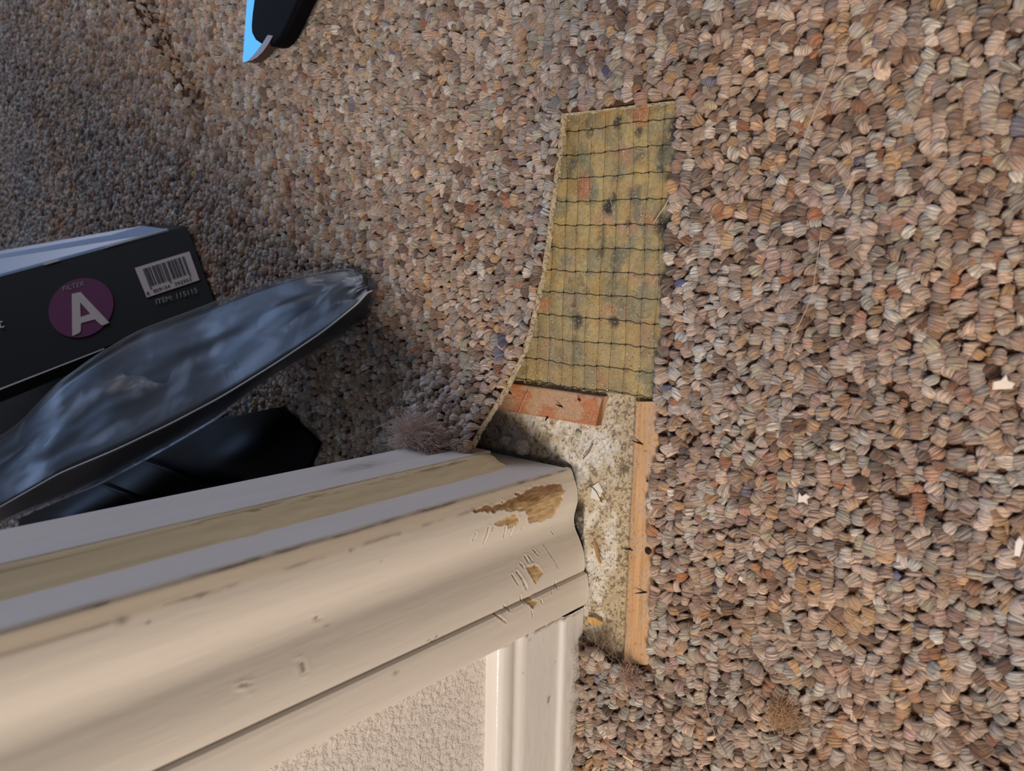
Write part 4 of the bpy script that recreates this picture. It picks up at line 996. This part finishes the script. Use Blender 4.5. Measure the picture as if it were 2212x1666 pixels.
def lettering(txt, px0, px1, hpx, mat, name, off=.0014, bold=0.0):
    """text from px0 to px1 (baseline pixels) on the box face"""
    cu = bpy.data.curves.new('txt', 'FONT'); cu.body = txt; cu.size = 1.0; cu.extrude = 0.0; cu.offset = bold
    to = bpy.data.objects.new('txt', cu); COL.objects.link(to)
    dg = bpy.context.evaluated_depsgraph_get(); dg.update()
    me = bpy.data.meshes.new_from_object(to.evaluated_get(dg)); bpy.data.objects.remove(to)
    co = np.array([v_.co[:] for v_ in me.vertices]); x0, x1 = co[:, 0].min(), co[:, 0].max(); h = .72
    a_ = onf(px0, off); b_ = onf(px1, off); u_ = b_ - a_; L_ = np.linalg.norm(u_); u_ /= L_
    v2 = np.cross(fn, u_); v2 = v2 if v2 @ e > 0 else -v2
    hh = hpx * L_ / math.hypot(px1[0] - px0[0], px1[1] - px0[1])
    for v_ in me.vertices:
        q_ = a_ + u_ * (v_.co[0] - x0) / (x1 - x0) * L_ + v2 * v_.co[1] / h * hh; v_.co = tuple(q_)
    me.update(); o = link_mesh(name, me, mat, box)
    sm_ = o.modifiers.new('thick', 'SOLIDIFY'); sm_.thickness = .0002
    return o
lettering('FILTER', (137, 629), (183, 617), 12, M_grey, 'lettering')
lettering('ITEM: 115115', (338, 658), (427, 632), 13, M_grey, 'lettering')
lettering('t', (-3, 711), (10, 706), 27, M_white, 'lettering')
lab = [(291, 579), (409, 543), (431, 605), (317, 643)]
decal('barcode_label', lab, M_white)
# EAN-13 bars
Lc = '0001101 0011001 0010011 0111101 0100011 0110001 0101111 0111011 0110111 0001011'.split()
G = [''.join('1' if ch == '0' else '0' for ch in s)[::-1] for s in Lc]; R_ = [''.join('1' if ch == '0' else '0' for ch in s) for s in Lc]
par = {'8': 'LGLGGL'}['8']; num = '8809154392953'
bits = '101' + ''.join((Lc if par[i] == 'L' else G)[int(num[1 + i])] for i in range(6)) + '01010' + ''.join(R_[int(num[7 + i])] for i in range(6)) + '101'
bm_ = MB()
def lb(u_, v_):   # bilinear position on the label in pixels, u right, v down
    a_, b_, c_, d_ = [np.array(q_, float) for q_ in lab]
    return (a_ * (1 - u_) + b_ * u_) * (1 - v_) + (d_ * (1 - u_) + c_ * u_) * v_
i = 0
while i < len(bits):
    if bits[i] == '1':
        j = i
        while j < len(bits) and bits[j] == '1': j += 1
        guard = i < 3 or i > 91 or 44 < i < 50
        u0 = .12 + .76 * i / 95; u1 = .12 + .76 * j / 95; v1 = .80 if guard else .70
        P_ = [onf(lb(*q_), .0014) for q_ in ((u0, .10), (u1, .10), (u1, v1), (u0, v1))]
        bm_.add(P_ + [p_ - fn * .0003 for p_ in P_], [(0, 1, 2, 3), (0, 4, 5, 1), (1, 5, 6, 2), (2, 6, 7, 3), (3, 7, 4, 0)]); i = j
    else: i += 1
bars = bm_.build('barcode_bars', M_ink, box)
lettering('8', tuple(lb(.02, .93)), tuple(lb(.07, .93)), 8, M_ink, 'lettering')
lettering('809154', tuple(lb(.15, .93)), tuple(lb(.46, .93)), 8.5, M_ink, 'lettering')
lettering('392953', tuple(lb(.55, .93)), tuple(lb(.86, .93)), 8.5, M_ink, 'lettering')
decal('card_edge', [(-40, 853), (0, 839), (225, 752), (225, 754.5), (0, 842.5), (-40, 857)], M_card)

# ------------------------------------------------------------------ wrapped part in a clear plastic bag
bag = empty('wrapped_bag', tuple(PZ((640, 740), .017))); go_ = np.array(bag.location)
tag(bag, 'clear plastic bag round a dark bar-shaped part, lying in front of the black box', 'plastic bag')
# stations: (top edge px, ridge px, bottom edge px, z_top, z_ridge, z_bottom)
LIFT = [0, 0, 0, .004, .010, .018, .030, .045, .060, .072, .085, .10]
stn = [((812, 606), (812, 625), (808, 650), .020, .024, .017), ((780, 583), (795, 632), (790, 690), .022, .032, .017), ((740, 577), (775, 655), (768, 705), .026, .040, .017), ((640, 592), (700, 716), (708, 748), .034, .050, .018), ((520, 628), (600, 783), (590, 818), .044, .062, .019),
       ((420, 668), (480, 857), (470, 905), .056, .076, .022), ((300, 712), (370, 915), (350, 975), .072, .092, .028), ((205, 768), (250, 972), (220, 1045), .088, .108, .036), ((120, 830), (130, 1022), (110, 1090), .100, .120, .046), ((30, 925), (60, 1062), (30, 1118), .108, .128, .056), ((-90, 990), (-60, 1130), (-90, 1175), .12, .14, .068), ((-260, 1060), (-260, 1220), (-260, 1270), .135, .155, .085)]
def bag_mesh(shr, n_long=110, wr=1.0):
    K = len(stn); T3, R3, B3 = [np.array([PZ(s[k], s[k + 3] + l_) for s, l_ in zip(stn, LIFT)]) for k in range(3)]
    t = np.linspace(0 if shr == 0 else .9, K - 1, n_long); f = lambda A: np.stack([np.interp(t, range(K), A[:, k]) for k in range(3)], 1)
    T3, R3, B3 = f(T3), f(R3), f(B3)
    for A in (T3, R3, B3):
        for it in range(5): A[1:-1] = (A[:-2] + 2 * A[1:-1] + A[2:]) / 4
    nt_, nb_, nu_ = 26, 12, 14
    V = []
    for i in range(n_long):
        cen = (T3[i] + R3[i] + B3[i]) / 3
        TT, RR, BB = [cen + (A[i] - cen) * (1 - shr) for A in (T3, R3, B3)]
        un = np.cross(RR - TT, T3[min(i + 1, n_long - 1)] - T3[max(i - 1, 0)]); un /= (np.linalg.norm(un) + 1e-9)
        if un[2] < 0: un = -un
        for j in range(nt_):
            s = j / nt_; p = TT * (1 - s) + RR * s
            w = math.sin(math.pi * s)
            fold = (fbm(np.array([i / 9. + s * 3]), np.array([s * 3.2 - i / 16.]), 171, 3)[0] - .5)
            ridge = abs(vnoise(np.array([i / 15. - s * 2.5]), np.array([s * 2.0 + i / 30.]), 173)[0] - .5)
            p = p + un * w * (.001 + wr * (.012 * fold - .010 * ridge)); V.append(p)
        for j in range(nb_):
            s = j / nb_; p = RR * (1 - s) + BB * s; V.append(p + np.array([.3, -.3, .2]) * math.sin(math.pi * s) * .006)
        for j in range(nu_):
            s = j / nu_; p = BB * (1 - s) + TT * s
            p = p - np.array([0, 0, 1]) * math.sin(math.pi * s) * .012; p[2] = max(p[2], .0165); V.append(p)
    nn_ = nt_ + nb_ + nu_
    F = grid_faces(n_long, nn_, 0, True) + [tuple(range(nn_)), tuple((n_long - 1) * nn_ + k for k in range(nn_))[::-1]]
    return np.array(V) - go_, F, R3 - go_
V, F, RR = bag_mesh(0.0)
mesh_obj('plastic_film', V, F, M_film, bag, True)
m = MB(); m.tube(RR[4:] + np.array([.0008, 0, .0012]), .0007, 6, c=lin((210, 206, 200))); m.build('seam', material('seam_plastic', (206, 202, 198), .3), bag, True)
V, F, _ = bag_mesh(0.09, 90, .3)
mesh_obj('dark_part', V, F, M_blackpl, bag, True)

# black plastic case in the shadow under the bag
case = empty('plastic_case', tuple(PZ((300, 1040), .017))); co_ = np.array(case.location)
tag(case, 'black plastic case lying in shadow below the plastic bag, behind the door jamb', 'case')
def slab(name, pix, z0, z1, mat, parent, org, bev=.002):
    bm = bmesh.new(); lo = [bm.verts.new(tuple(np.append(PZ(q_, z1)[:2], z0) - org)) for q_ in pix]; hi = [bm.verts.new(tuple(PZ(q_, z1) - org)) for q_ in pix]
    n_ = len(pix); bm.faces.new(hi); bm.faces.new(lo[::-1])
    for i_ in range(n_): bm.faces.new((lo[i_], lo[(i_ + 1) % n_], hi[(i_ + 1) % n_], hi[i_]))
    bmesh.ops.recalc_face_normals(bm, faces=bm.faces[:]); bmesh.ops.bevel(bm, geom=bm.edges[:], offset=bev, segments=3, affect='EDGES')
    me = bpy.data.meshes.new(name); bm.to_mesh(me); bm.free(); return link_mesh(name, me, mat, parent, True)
slab('shade_filler', [(296, 990), (470, 905), (600, 880), (680, 960), (640, 1060), (300, 1160), (200, 1100)], .015, .024, M_case, case, co_, .001)  # black slab added to fill the shadowed floor right of the case
slab('lower_shell', [(296, 992), (480, 1065), (300, 1160), (60, 1230), (60, 1120)], .024, .040, M_case, case, co_, .0012)
slab('upper_shell', [(212, 1046), (330, 1096), (260, 1150), (40, 1210), (40, 1120)], .040, .054, M_case, case, co_, .0012)

filler = empty('dark_gap_filler', tuple(PZ((150, 850), .017))); fo_ = np.array(filler.location)  # black sheets added only to fill the dark gap beside the box
tag(filler, 'flat black folder added to darken the gap between the box and the plastic bag', 'filler')
slab('filler_top', [(330, 735), (300, 800), (60, 985), (-120, 1020), (-120, 800), (60, 760)], .0172, .024, M_case, filler, fo_, .0008)
slab('filler_base', [(332, 738), (303, 805), (62, 990), (-118, 1024), (-120, 806), (62, 764)], .0155, .0170, M_case, filler, fo_, .0005)
